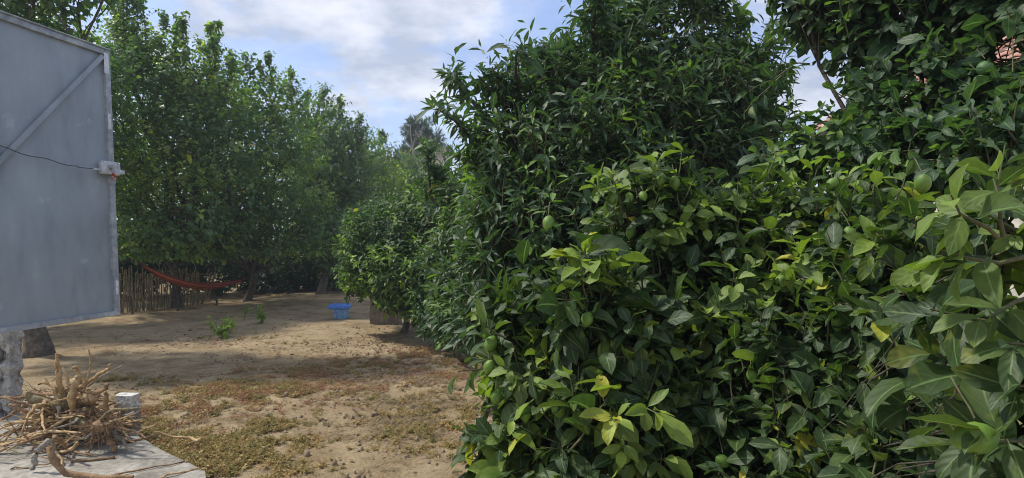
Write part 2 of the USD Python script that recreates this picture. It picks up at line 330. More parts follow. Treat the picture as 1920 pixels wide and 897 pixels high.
# ------------------------------------------------------------------ house with a tiled roof, behind the citrus on the right
M_PLASTER = stone_mat("house_plaster", (0.42, 0.38, 0.32), (0.5, 0.46, 0.4), (0.56, 0.52, 0.46), 2.0, 0.9, 0.2, 0.01)
M_TILES = [stone_mat(f"roof_tile_{w}", *c, 9.0, 0.85, 0.3, 0.01) for w, c in (("red", ((0.22, 0.085, 0.055), (0.33, 0.14, 0.09), (0.40, 0.21, 0.15))), ("brown", ((0.13, 0.065, 0.05), (0.21, 0.11, 0.08), (0.3, 0.18, 0.13))), ("pale", ((0.32, 0.18, 0.13), (0.42, 0.26, 0.2), (0.46, 0.34, 0.27))))]
M_WOOD = stone_mat("grey_wood", (0.10, 0.08, 0.06), (0.16, 0.13, 0.10), (0.22, 0.19, 0.15), 12.0, 0.85, 0.4, 0.01)
def house():
    rng = np.random.default_rng(5)
    e0, e1 = np.array([7.1, 14.6, 4.30]), np.array([8.15, 7.6, 4.30])
    along = unit(e1 - e0); across = np.array([-along[1], along[0], 0.0]); across *= np.sign(across[0])
    L = np.linalg.norm(e1 - e0); pitch = math.radians(31); slope = across * math.cos(pitch) + np.array([0, 0, math.sin(pitch)]); nrm = np.cross(along, slope); nrm *= np.sign(nrm[2])
    h = thing("house", "plastered house with a weathered red tile roof, seen through the citrus leaves at right", "house", (e0[0] + 3, (e0[1] + e1[1]) / 2, 0))
    def quadbox(o, a, b, c):
        v = np.array([o + x * a + y * b + z * c for x in (0, 1) for y in (0, 1) for z in (0, 1)])
        return trimesh.Trimesh(v, trimesh.convex.convex_hull(v).faces) if False else trimesh.convex.convex_hull(v)
    z0 = np.array([0, 0, 1.0])
    W = 5.0
    wall0 = e0 * [1, 1, 0] + across * 0.45 + along * 0.3 - z0 * 0.3
    obj("wall", quadbox(wall0, along * (L - 0.6), across * 0.22, z0 * 4.55), M_PLASTER, h)
    obj("wall", quadbox(wall0 + along * (L - 0.6), -along * 0.22, across * (W - 0.9), z0 * 4.55), M_PLASTER, h)
    obj("wall", quadbox(wall0, along * 0.22, across * (W - 0.9), z0 * 4.55), M_PLASTER, h)
    rf = obj("roof", quadbox(e0 - nrm * 0.10 + slope * 0.02, along * L, slope * (W / 2 / math.cos(pitch)), nrm * 0.04), M_WOOD, h)
    obj("roof", quadbox(e0 + across * W - nrm * 0.10, along * L, (-across * math.cos(pitch) + z0 * math.sin(pitch)) * (W / 2 / math.cos(pitch)), nrm * 0.04 * 0 + z0 * 0.04), M_TILES[0], h, label="far slope of the roof")
    obj("fascia_board", quadbox(e0 - nrm * 0.14 - across * 0.03, along * L, across * 0.028, z0 * 0.13), M_WOOD, h)
    cols, rows, tl = 31, 9, 0.40
    tw = L / cols
    an = np.linspace(0, math.pi, 8)
    for r in range(rows):
        for cidx in range(cols):
            o = e0 + along * tw * (cidx + 0.5 + rng.normal(0, 0.03)) + slope * (r * 0.325 - 0.05 + rng.normal(0, 0.012)) + nrm * (0.012 + rng.normal(0, 0.004))
            a2 = unit(along + slope * rng.normal(0, 0.03)); 
            prof = lambda R: np.stack([np.cos(an) * R, np.sin(an) * R * 0.8], 1)
            ring = []
            for t, R in ((0, tw * 0.54), (1, tw * 0.44)):
                for rr in (R, R - 0.016):
                    q = prof(rr)
                    ring.append(o + slope * (tl * t) + nrm * (0.03 * (1 - t)) + q[:, :1] * a2 + q[:, 1:] * nrm)
            v = np.vstack(ring); k = 8; F = []
            for s0, s1 in ((0, 2), (3, 1), (1, 0)):
                for q in range(k - 1): F += [[s0 * k + q, s0 * k + q + 1, s1 * k + q + 1], [s0 * k + q, s1 * k + q + 1, s1 * k + q]]
            obj("tile", (v, np.array(F)), M_TILES[rng.choice(3, p=[0.55, 0.25, 0.2])], rf)
house()

# ------------------------------------------------------------------ metal gate, open
M_GATE = mat("grey_gate_paint", {
    "g": ("texture_coordinate", {}), "mp": ("mapping", {"scale": (1, 1, 0.30)}), "n": ("noise_texture", {"scale": 7.0, "detail": 6.0, "roughness": 0.6}), "n2": ("noise_texture", {"scale": 2.2, "detail": 7.0}),
    "n3": ("noise_texture", {"scale": 55.0, "detail": 3.0}), "n5": ("noise_texture", {"scale": 5.0, "detail": 4.0}),
    "r": ("rgb_ramp", {"ramp": [(0.28, (0.20, 0.232, 0.258)), (0.46, (0.252, 0.29, 0.32)), (0.62, (0.275, 0.312, 0.34)), (0.8, (0.35, 0.38, 0.40))]}),
    "r2": ("rgb_ramp", {"ramp": [(0.3, (0.86,) * 3), (0.7, (1.1,) * 3)]}), "m": ("mix", {"mix_type": "multiply", "fac": 1.0}),
    "sp": ("rgb_ramp", {"ramp": [(0.64, (0,) * 3), (0.74, (0.4,) * 3)]}), "n6": ("noise_texture", {"scale": 26.0, "detail": 6.0, "roughness": 0.75}), "ru": ("rgb_ramp", {"ramp": [(0.70, (0,) * 3), (0.78, (0.6,) * 3)]}), "m3": ("mix", {"color2": (0.13, 0.10, 0.08)}), "m2": ("mix", {"color2": (0.55, 0.58, 0.60)}),
    "rr": ("rgb_ramp", {"ramp": [(0.3, (0.38,) * 3), (0.7, (0.58,) * 3)]}),
    "bp": ("bump", {"strength": 0.12, "distance": 0.004}), "p": ("principled_bsdf", {"specular_ior_level": 0.5})},
    [("g.object", "mp.vector"), ("mp.vector", "n.vector"), ("g.object", "n2.vector"), ("g.object", "n3.vector"), ("g.object", "n5.vector"), ("n.fac", "r.fac"), ("n2.fac", "r2.fac"), ("r.color", "m.color1"), ("r2.color", "m.color2"),
     ("n5.fac", "sp.fac"), ("sp.color", "m2.fac"), ("m.color", "m2.color1"), ("g.object", "n6.vector"), ("n6.fac", "ru.fac"), ("ru.color", "m3.fac"), ("m2.color", "m3.color1"), ("m3.color", "p.base_color"), ("n2.fac", "rr.fac"), ("rr.color", "p.roughness"), ("n3.fac", "bp.height"), ("bp.normal", "p.normal")], surface="p.BSDF")
M_GATEFRAME = stone_mat("pale_grey_paint", (0.21, 0.235, 0.26), (0.28, 0.305, 0.33), (0.40, 0.42, 0.44), 5.0, 0.5, 0.15, 0.003, 0.5)
M_LOCK = stone_mat("lock_paint", (0.37, 0.38, 0.41), (0.45, 0.46, 0.48), (0.52, 0.53, 0.55), 6.0, 0.4, 0.1, 0.002, 0.5)
M_STEEL = stone_mat("steel", (0.35, 0.34, 0.32), (0.5, 0.5, 0.48), (0.6, 0.6, 0.58), 30.0, 0.35, 0.1, 0.001, 0.5, 1.0)
M_WIRE = stone_mat("black_wire", (0.012, 0.012, 0.013), (0.02, 0.02, 0.02), (0.03, 0.03, 0.03), 30.0, 0.6)
M_RED = stone_mat("red_cord", (0.30, 0.035, 0.025), (0.42, 0.06, 0.04), (0.5, 0.12, 0.08), 60.0, 0.7)
M_WHITEPATCH = stone_mat("white_primer", (0.5, 0.52, 0.54), (0.6, 0.62, 0.64), (0.66, 0.68, 0.7), 10.0, 0.6, 0.1, 0.002)
def gate():
    ft, fb = P(201, 96, 4.40), P(221.5, 591, 4.40)                       # far upright: top and foot
    far = (ft + fb) / 2
    run = unit(np.array([216.0, FPX, 0])) * -1                            # from the far edge back towards the hinge
    up = unit(ft - fb); nrm = unit(np.cross(up, run)); nrm *= np.sign(nrm[0])   # the face seen looks right
    run = unit(np.cross(nrm, up)) * np.sign(np.dot(np.cross(nrm, up), run)); H = np.linalg.norm(ft - fb); Wd = 1.28
    g = thing("metal_gate", "tall grey painted sheet metal gate leaf standing open at the left edge", "gate", fb)
    def bar(u0, v0, u1, v1, w, t0, t1, name, m=M_GATEFRAME, cham=0.004):
        """A flat bar from (u0,v0) to (u1,v1) on the leaf (u from the far edge, v up), w wide, from t0 to t1 off its face."""
        a, b = fb + run * u0 + up * v0, fb + run * u1 + up * v1
        d = unit(b - a); s = np.cross(nrm, d); L = np.linalg.norm(b - a)
        bx = trimesh.creation.box((L, w, t1 - t0)); 
        bx = tm(rounded((L, w, t1 - t0), min(cham, (t1 - t0) * 0.45), 8))
        T = np.eye(4); T[:3, 0], T[:3, 1], T[:3, 2], T[:3, 3] = d, s, nrm, (a + b) / 2 + nrm * (t0 + t1) / 2
        if np.linalg.det(T[:3, :3]) < 0: T[:3, 1] *= -1
        bx.apply_transform(T)
        return obj(name, bx, m, g, smooth=30)
    # sheet, gently buckled
    us, vs = np.meshgrid(np.linspace(0.012, Wd, 36), np.linspace(0.012, H - 0.012, 48))
    q = np.stack([us, vs, 0 * us], -1)
    off = 0.012 * (meshkit.fbm(q * 2.3 + 3, 3, 4) - 0.5) 
    front = fb + us[..., None] * run + vs[..., None] * up + (off - 0.001)[..., None] * nrm
    i, j = np.meshgrid(np.arange(47), np.arange(35), indexing="ij"); k = np.stack([i * 36 + j, i * 36 + j + 1, (i + 1) * 36 + j + 1, (i + 1) * 36 + j], -1).reshape(-1, 4)
    fr = front.reshape(-1, 3); bk = fr - nrm * 0.003
    obj("sheet", (np.vstack([fr, bk]), np.vstack([k, k[:, ::-1] + len(fr)])), M_GATE, g, smooth=40)
    bar(0.022, 0, 0.022, H, 0.044, -0.03, 0.022, "stile"); bar(Wd - 0.02, 0, Wd - 0.02, H, 0.04, -0.03, 0.022, "stile")
    bar(0.045, H - 0.02, Wd - 0.041, H - 0.02, 0.04, -0.03, 0.020, "rail", M_GATEFRAME); bar(0.045, 0.018, Wd - 0.041, 0.018, 0.036, -0.03, 0.020, "rail")
    bar(-0.004, H + 0.004, Wd, H + 0.004, 0.010, -0.038, 0.03, "drip_edge")
    bar(0.06, H - 0.055, 0.06 + 0.86, H - 0.055 - 0.95, 0.034, 0.0045, 0.024, "brace", M_GATE)
    for u, v, w, h in ((0.035, H - 0.10, 0.05, 0.15), (0.028, 1.39, 0.03, 0.11), (0.022, 0.2, 0.028, 0.1)):
        bar(u, v - h / 2, u, v + h / 2, w * 0.8, 0.0225, 0.0235, "paint_patch", M_WHITEPATCH, 0.0003)
    # rim lock
    V = H * (591 - 318) / (591 - 96)
    bar(-0.016, V, 0.143, V, 0.094, 0.0235, 0.058, "lock_case", M_LOCK, 0.008)
    lk = stage.GetPrimAtPath(str(g.GetPath()) + "/lock_case")
    c = fb + run * 0.070 + up * (V + 0.002) + nrm * 0.060
    T = np.eye(4); T[:3, 2] = nrm; T[:3, 0] = run; T[:3, 1] = np.cross(nrm, run); T[:3, 3] = c
    esc = trimesh.creation.cylinder(0.022, 0.008, sections=24); esc.apply_transform(T); obj("rose", esc, M_STEEL, lk, smooth=30)
    T2 = T.copy(); T2[:3, 3] = c + nrm * 0.012; kc = trimesh.creation.cylinder(0.011, 0.018, sections=20); kc.apply_transform(T2); obj("key_cylinder", kc, M_STEEL, lk, smooth=30)
    bt = tm(rounded((0.05, 0.028, 0.02), 0.004, 8)); T3 = T.copy(); T3[:3, 3] = fb - run * 0.035 + up * (V - 0.02) + nrm * 0.042; bt.apply_transform(T3); obj("bolt", bt, M_LOCK, lk, smooth=30)
    T4 = T.copy(); T4[:3, 3] = fb + run * 0.18 + up * (V - 0.02) + nrm * 0.045; lt = trimesh.creation.cylinder(0.007, 0.05, sections=12); lt.apply_transform(T4 @ trimesh.transformations.rotation_matrix(math.pi / 2, [0, 1, 0])); obj("latch_pin", lt, M_LOCK, lk, smooth=30)
    for du, dv in ((-0.006, 0.038), (0.132, 0.038), (0.132, -0.038), (-0.006, -0.038)):
        s = trimesh.creation.icosphere(1, 0.005); s.apply_translation(fb + run * du + up * (V + dv) + nrm * 0.058); obj("screw", s, M_STEEL, lk, smooth=True)
    # pull wire of the latch
    u = np.linspace(0.2, 1.02, 22); t = (u - 0.2) / 0.82
    pts = fb + u[:, None] * run + (V - 0.02 + 0.10 * t ** 1.6 + 0.006 * np.sin(t * 19))[:, None] * up + (0.045 - 0.012 * np.sin(t * 3.1))[:, None] * nrm
    pts[:3] = np.linspace(pts[0], pts[3] - up * 0.008, 3)
    obj("pull_wire", tubes(pts[None], np.full((1, 22), 0.0024), 6), M_WIRE, g, smooth=True)
    # keys
    kb = thing("key_bunch", "small bunch of keys on a red cord hanging from the gate lock", "keys", c - up * 0.05)
    o = c + nrm * 0.016
    key = trimesh.util.concatenate([trimesh.creation.cylinder(0.010, 0.002, sections=16), trimesh.creation.box((0.005, 0.03, 0.002), trimesh.transformations.translation_matrix([0, 0.02, 0]))])
    Tk = T.copy(); Tk[:3, 3] = o - up * 0.010 - run * 0.004; key.apply_transform(Tk); obj("key", key, M_STEEL, kb)
    rg = trimesh.creation.torus(0.014, 0.0016, 18, 8); Tr = T.copy(); Tr[:3, 3] = o - up * 0.030; rg.apply_transform(Tr); obj("key_ring", rg, M_STEEL, kb, smooth=True)
    rng = np.random.default_rng(3)
    ln = np.stack([curve(o - up * 0.04, o - up * (0.075 + 0.02 * rng.random()) + run * rng.normal(0, 0.012), 8, rng, 0.5) for _ in range(4)])
    obj("cord", tubes(ln, np.full((4, 8), 0.0042), 5), M_RED, kb, smooth=True)
    for dx, dv in ((0.012, 0.062), (-0.010, 0.07)):
        k2 = key.copy(); k2.apply_translation(-up * dv + run * dx); obj("key", k2, M_STEEL, kb)
gate()

# ------------------------------------------------------------------ slab, pier, block
M_CONC = stone_mat("old_concrete", (0.15, 0.135, 0.11), (0.26, 0.24, 0.20), (0.35, 0.325, 0.28), 4.5, 0.92, 0.5, 0.012)
M_LIME = stone_mat("lime_plaster", (0.17, 0.16, 0.14), (0.36, 0.345, 0.31), (0.52, 0.50, 0.46), 9.0, 0.95, 0.9, 0.03)
M_STONE = [stone_mat("dark_stone", (0.05, 0.048, 0.046), (0.10, 0.095, 0.09), (0.17, 0.16, 0.15), 7.0, 0.9, 0.6, 0.02), stone_mat("grey_stone", (0.13, 0.125, 0.115), (0.22, 0.21, 0.195), (0.32, 0.30, 0.27), 7.0, 0.9, 0.6, 0.02)]
SLAB = 0.14
def Pz(px, py, z):
    return P(px, py, FPX * (EYE - z) / (py - 448.5))
def slab():
    import shapely
    edge = [(-420, 905), (-260, 790), (-60, 752), (100, 738), (215, 770), (262, 818), (300, 842), (345, 864), (384, 884), (392, 930), (300, 1010), (-80, 1100), (-500, 1060)]
    poly = shapely.Polygon([Pz(a, b, SLAB)[:2] for a, b in edge])
    m = trimesh.creation.extrude_polygon(poly, 0.24, engine="earcut"); m.apply_translation([0, 0, SLAB - 0.24])
    m = rough(m, 0.010, 6.0, 3, 0.05)
    v = m.vertices; side = v[:, 2] < SLAB - 0.03
    v[side, :2] += 0.05 * (np.stack([meshkit.fbm(v[side] * 4 + 3, 3, 1), meshkit.fbm(v[side] * 4 + 13, 3, 2)], -1) - 0.5)
    m.vertices = v
    obj("concrete_slab", m, M_CONC, smooth=35, kind="structure", label="rough old concrete slab under the pile of roots", category="slab")
slab()
def masonry():
    rng = np.random.default_rng(8)
    d = 5.7
    a, b = P(-90, 760, d), P(17, 760, d)
    pr = thing("gate_pier", "rough stone gate pier with flaking whitewash below the metal gate", "pier", ((a[0] + b[0]) / 2, d, 0))
    W = b[0] - a[0]; z = -0.1; H = 1.16
    core = trimesh.creation.box((W - 0.05, 0.11, H)); core.apply_translation([a[0] + (W - 0.05) / 2, d + 0.085, H / 2 - 0.1]); obj("core", rough(core, 0.02, 6, 2, 0.06), M_STONE[0], pr, smooth=50)
    pl = trimesh.creation.box((0.065, 0.15, H)); pl.apply_translation([b[0] - 0.030, d + 0.075, H / 2 - 0.1]); obj("plaster_edge", rough(pl, 0.05, 11, 5, 0.02), M_LIME, pr, smooth=50)
    while z < H - 0.15:
        h = rng.uniform(0.12, 0.2); x = a[0]
        while x < b[0] - 0.09:
            w = min(rng.uniform(0.14, 0.24), b[0] - 0.055 - x)
            s = tm(rounded((w - 0.018, 0.10, h - 0.018), 0.03, 8)); s.apply_translation([x + w / 2, d + 0.045 + rng.normal(0, 0.01), z + h / 2])
            obj("stone", rough(s, 0.018, 8, int(rng.integers(99)), 0.05), M_STONE[int(rng.random() < (0.8 if z < 0.62 else 0.15))], pr, smooth=50); x += w
        z += h
    bl = P(232, 815, 5.3)
    g = float(gz(bl[0], 5.3))
    blk = thing("white_stone_block", "squat stone block with a whitewashed top standing beside the root pile", "stone block", (bl[0], 5.37, g))
    s = trimesh.creation.box((0.12, 0.135, 0.29)); s.apply_translation([bl[0], 5.37, g + 0.14]); obj("lower_stone", rough(s, 0.03, 10, 4, 0.02), M_STONE[1], blk, smooth=50)
    s = trimesh.creation.box((0.135, 0.15, 0.13)); s.apply_transform(trimesh.transformations.rotation_matrix(0.06, [0, 1, 0])); s.apply_translation([bl[0] - 0.005, 5.37, g + 0.335]); obj("cap_stone", rough(s, 0.03, 10, 9, 0.018), stone_mat("whitewash", (0.36, 0.35, 0.32), (0.54, 0.525, 0.49), (0.64, 0.62, 0.59), 8.0, 0.95, 0.7, 0.02), blk, smooth=50)
    # flat stone beside the mid citrus
    q = ground_at(722, 609)
    st = trimesh.creation.box((0.62, 0.34, 0.62)); st = rough(st, 0.03, 4, 6, 0.06); st.apply_translation([q[0] - 0.02, q[1] + 0.2, q[2] + 0.27])
    obj("boulder_block", st, stone_mat("brown_stone", (0.10, 0.08, 0.06), (0.17, 0.14, 0.105), (0.24, 0.2, 0.155), 4.0, 0.95, 0.5, 0.02), smooth=50, label="upright brown stone block half hidden under the round citrus tree", category="stone block")
masonry()

# ------------------------------------------------------------------ heap of dug-out roots
M_ROOT = [stone_mat("root_" + n, a, b, c, 11.0, 0.85, 0.7, 0.012) for n, a, b, c in (("tan", (0.24, 0.145, 0.065), (0.42, 0.285, 0.14), (0.54, 0.41, 0.235)), ("brown", (0.13, 0.075, 0.038), (0.24, 0.148, 0.078), (0.34, 0.23, 0.13)), ("olive", (0.12, 0.10, 0.05), (0.20, 0.165, 0.085), (0.28, 0.24, 0.14)), ("grey", (0.16, 0.14, 0.115), (0.27, 0.24, 0.20), (0.36, 0.33, 0.28)))]
M_FIBRE = stone_mat("root_fibre", (0.10, 0.06, 0.035), (0.17, 0.105, 0.06), (0.25, 0.17, 0.10), 20.0, 0.9)
def gnarl(p, r0, r1, rng, sides=8, bumps=0.15):
    """A knobbly tapering root along the points p."""
    k = max(14, 3 * len(p)); t = np.linspace(0, 1, k); s = np.linspace(0, 1, len(p))
    from scipy.interpolate import PchipInterpolator
    q = PchipInterpolator(s, p)(t)
    w = rng.normal(0, 1, (k, 3)).cumsum(0); w -= w[0] + (w[-1] - w[0]) * t[:, None]
    q = q + w * 0.35 * max(r0, 0.008) * 0.8
    r = (r0 + (r1 - r0) * t) * (1 + bumps * rng.normal(0, 0.6, k)); r = np.maximum(r, 0.0018); r[-1] *= 0.5
    return tubes(q[None], r[None], sides)
def roots():
    rng = np.random.default_rng(21)
    D0 = 4.95
    at = lambda px, py, dz=0.0: P(px, py, D0 + dz)
    stumps = [((120, 760), 0.05, "forked root stump with a thick olive shank lying across the heap"), ((165, 745), 0.05, "pale root stump with upright prongs at the middle of the heap"),
              ((195, 800), -0.18, "hairy root stump with dense brown fibres at the front of the heap"), ((70, 745), 0.25, "dark root stump at the back of the heap beside the whitewashed pier")]
    arms = {0: [([(52, 736), (100, 765), (160, 795)], 0.036, 0.030, 2), ([(115, 765), (60, 785), (-20, 810)], 0.016, 0.006, 0), ([(120, 770), (85, 800), (52, 838)], 0.013, 0.006, 3), ([(110, 760), (95, 725), (80, 715)], 0.018, 0.010, 0), ([(130, 770), (60, 760), (0, 745)], 0.02, 0.008, 1), ([(105, 775), (40, 800), (-30, 835)], 0.016, 0.007, 3)],
            1: [([(113, 752), (110, 700), (105, 664)], 0.022, 0.014, 0), ([(150, 745), (128, 720), (118, 688)], 0.017, 0.007, 0), ([(150, 760), (165, 700), (166, 654)], 0.011, 0.005, 0), ([(148, 728), (185, 700), (208, 682)], 0.018, 0.006, 0), ([(165, 725), (210, 695), (231, 684)], 0.007, 0.003, 3), ([(160, 745), (140, 690), (136, 690)], 0.017, 0.009, 0), ([(150, 790), (140, 740), (143, 706)], 0.03, 0.022, 0), ([(160, 740), (200, 730), (205, 720)], 0.02, 0.011, 1), ([(120, 740), (85, 718), (72, 722)], 0.014, 0.009, 0)],
            2: [([(190, 795), (205, 830), (212, 852)], 0.028, 0.02, 1), ([(200, 800), (232, 830), (246, 862)], 0.018, 0.009, 3), ([(190, 790), (215, 770), (265, 765)], 0.013, 0.006, 2), ([(185, 790), (230, 785), (262, 770)], 0.008, 0.003, 0), ([(180, 800), (170, 840), (160, 850)], 0.012, 0.004, 1), ([(205, 800), (250, 810), (275, 822)], 0.013, 0.005, 1), ([(195, 790), (200, 760), (197, 735)], 0.022, 0.018, 1)],
            3: [([(70, 745), (20, 745), (-10, 740)], 0.018, 0.008, 1), ([(75, 750), (40, 770), (0, 790)], 0.02, 0.01, 1), ([(70, 740), (110, 735), (150, 722)], 0.016, 0.01, 1), ([(80, 750), (130, 755), (170, 770)], 0.018, 0.011, 1)]}
    for k, ((px, py), dz, label) in enumerate(stumps):
        c = at(px, py, dz)
        th = thing("root_stump", label, "root stump", c, "dug out root stumps piled on the slab")
        st = trimesh.creation.icosphere(3, 1.0); st.vertices *= [0.085, 0.075, 0.065]; st.apply_translation(c)
        obj("stock", rough(st, 0.03, 11, 40 + k), M_ROOT[[2, 0, 1, 1][k]], th, smooth=60)
        for pts, r0, r1, m in arms[k]:
            p = np.stack([at(x, y, dz + rng.normal(0, 0.05) - 0.04 * q) for q, (x, y) in enumerate(pts)])
            p[:, 2] = np.maximum(p[:, 2], SLAB + 0.02)
            obj("root", gnarl(p, r0, r1, rng), M_ROOT[m], th, smooth=True)
        for q in range(3):
            e = c + unit(rng.normal(size=3) * [1, 0.7, 0.75]) * rng.uniform(0.14, 0.30); e[2] = max(e[2], SLAB + 0.015)
            obj("root", gnarl(np.stack([c, (c + e) / 2 + rng.normal(0, 0.025, 3), e]), rng.uniform(0.008, 0.018), 0.003, rng, 6), M_ROOT[rng.integers(4)], th, smooth=True)
        n = 170 if k == 2 else 70
        ends = c + unit(rng.normal(size=(n, 3)) * [1.1, 0.8, 0.7] + [0, -0.3, -0.25]) * rng.uniform(0.08, 0.26, (n, 1)); ends[:, 2] = np.maximum(ends[:, 2], SLAB + 0.012)
        ln = np.stack([curve(c + rng.normal(0, 0.04, 3), e, 7, rng, 0.35) for e in ends])
        obj("fine_roots", tubes(ln, np.tile(np.linspace(0.003, 0.0012, 7), (n, 1)), 4), M_FIBRE, th, kind="stuff", smooth=True)
    singles = [([(95, 838), (120, 880), (175, 897), (250, 898)], -0.75, 0.026, 0.02, 1, "thick brown root curving along the front of the slab"), ([(92, 825), (68, 862), (62, 910)], -0.6, 0.020, 0.016, 3, "pale twisted root hanging over the near edge of the slab"),
               ([(210, 892), (290, 876), (345, 866), (356, 862)], None, 0.007, 0.004, 1, "long thin dark stick lying flat on the slab, the farther of two"), ([(300, 899), (345, 886), (378, 878), (388, 880)], None, 0.008, 0.004, 0, "thin tan stick overhanging the slab corner by the weeds"),
               ([(20, 880), (55, 878), (100, 868), (130, 850)], None, 0.006, 0.003, 1, "short thin dark stick flat on the slab below the heap")]
    for pts, dz, r0, r1, m, label in singles:
        p = np.stack([Pz(x, y, SLAB + 0.012) if dz is None else at(x, y, dz) for x, y in pts])
        if dz is None:
            q = np.linspace(0, len(p) - 1, 9); p = np.stack([np.interp(q, np.arange(len(p)), p[:, k]) for k in range(3)], 1); p[1:-1] += rng.normal(0, 0.014, (7, 3)) * [1, 1, 0.3]
        if dz is not None: p[:, 2] = np.maximum(p[:, 2], SLAB + r0)
        obj("dead_root" if dz is not None else "stick", gnarl(p, r0, r1, rng), M_ROOT[m], smooth=True, label=label, category="root" if dz is not None else "stick")
    for k in range(180):
        hx = rng.normal(0, 0.215); hy = rng.normal(0, 0.20); top = 0.36 * math.exp(-(hx / 0.30) ** 2 - (hy / 0.26) ** 2)
        c = np.array([-3.66 + hx, 5.03 + hy, SLAB + 0.03 + top * rng.uniform(0, 1) ** 0.6])
        dr = unit(rng.normal(size=3) * [1, 0.6, 0.38]) * rng.uniform(0.10, 0.30)
        p = np.stack([c - dr, c + rng.normal(0, 0.03, 3), c + dr]); p[:, 2] = np.maximum(p[:, 2], SLAB + 0.012)
        obj("loose_root", gnarl(p, rng.uniform(0.006, 0.017), rng.uniform(0.003, 0.007), rng, 7), M_ROOT[rng.choice(4, p=[0.55, 0.27, 0.1, 0.08])], smooth=True, label="short dry loose root tangled into the heap on the slab", category="root", group="loose roots in the heap")
roots()

# ------------------------------------------------------------------ blue tub
def tub():
    q = ground_at(635, 599)
    c = q + [0, 0.16, 0]
    M_BLUE = stone_mat("faded_blue_plastic", (0.10, 0.20, 0.36), (0.14, 0.27, 0.45), (0.18, 0.33, 0.52), 5.0, 0.45, 0.1, 0.002, 0.4)
    M_LID = stone_mat("blue_plastic", (0.035, 0.13, 0.42), (0.05, 0.18, 0.52), (0.08, 0.23, 0.58), 5.0, 0.4, 0.1, 0.002, 0.4)
    t = thing("plastic_tub", "blue plastic tub with a wide overhanging lid standing on bare soil", "tub", c)
    v = tm(rounded((0.275, 0.27, 0.24), 0.025, 10)); v.vertices[:, :2] *= (1 + 0.07 * (v.vertices[:, 2:] / 0.25)); v.apply_translation(c + [0.02, 0, 0.115])
    obj("body", v, M_BLUE, t, smooth=40)
    lid = tm(rounded((0.46, 0.37, 0.085), 0.018, 12)); lid.apply_translation(c + [-0.015, 0, 0.275]); obj("lid", lid, M_LID, t, smooth=40)
    top = tm(rounded((0.36, 0.26, 0.03), 0.012, 8)); top.apply_translation(c + [-0.02, 0, 0.321]); obj("lid_panel", top, M_LID, t, smooth=40)
    for s in (1,):
        h = tm(rounded((0.05, 0.06, 0.05), 0.012, 8)); h.apply_translation(c + [0.185, -0.18, 0.262]); obj("latch", h, M_LID, t, smooth=40)
    for s in (-0.07, 0.0, 0.07):
        r = tm(rounded((0.012, 0.012, 0.15), 0.004, 6)); r.apply_translation(c + [s + 0.02, -0.137, 0.105]); obj("rib", r, M_BLUE, t, smooth=40)
tub()

# ------------------------------------------------------------------ cane fence and hammock
def cane_fence():
    rng = np.random.default_rng(33)
    mats = [stone_mat("cane_" + n, a, b, c, 9.0, 0.8, 0.3, 0.004) for n, a, b, c in (("straw", (0.17, 0.13, 0.07), (0.26, 0.2, 0.115), (0.34, 0.27, 0.16)), ("brown", (0.12, 0.09, 0.05), (0.2, 0.155, 0.09), (0.28, 0.22, 0.13)))]
    a, b = ground_at(196, 592), ground_at(392, 567)
    f = thing("cane_fence", "low weathered fence of upright dry canes behind the hammock", "fence", (a + b) / 2)
    n = 115
    for k in range(n):
        t = (k + rng.normal(0, 0.25)) / n; o = a + (b - a) * t + [0, rng.normal(0, 0.03), -0.05]; o[2] = float(gz(o[0], o[1])) - 0.05
        h = (1.0 if t < 0.86 else 0.9) + rng.normal(0, 0.09); lean = rng.normal(0, 0.05, 2) + ([0.25, 0] if t > 0.9 else [0, 0])
        e = o + [lean[0] * h, lean[1] * h, h]
        obj("cane", tubes(curve(o, e, 6, rng, 0.03)[None], np.linspace(0.013, 0.009, 6)[None] * rng.uniform(0.6, 1.35), 6), mats[int(rng.random() < 0.4)], f, smooth=True)
    for z in (0.3, 0.82):
        p = curve(a + [0, -0.035, z], b + [0, -0.035, z], 12, rng, 0.02); obj("cross_cane", tubes(p[None], np.full((1, 12), 0.014), 6), mats[1], f, smooth=True)
    for px, top, base in ((240, 548, 590), (648 / 2 + 1, 522, 581), (398, 545, 573)):
        o = ground_at(px + 8, base); e = P(px, top, o[1])
        obj("prop_stick", gnarl(np.stack([o - [0, 0, 0.1], (o + e) / 2 + [0.03, 0, 0], e]), 0.035, 0.024, rng), M_BARK, smooth=True, label={240: "thin dark crooked stake nearest the gate edge, by the cane fence", 325: "dark leaning stake in front of the cane fence under the hammock", 398: "thin pale stick leaning at the right end of the cane fence"}[int(px)], category="stake")
cane_fence()
HAM_D = 15.6
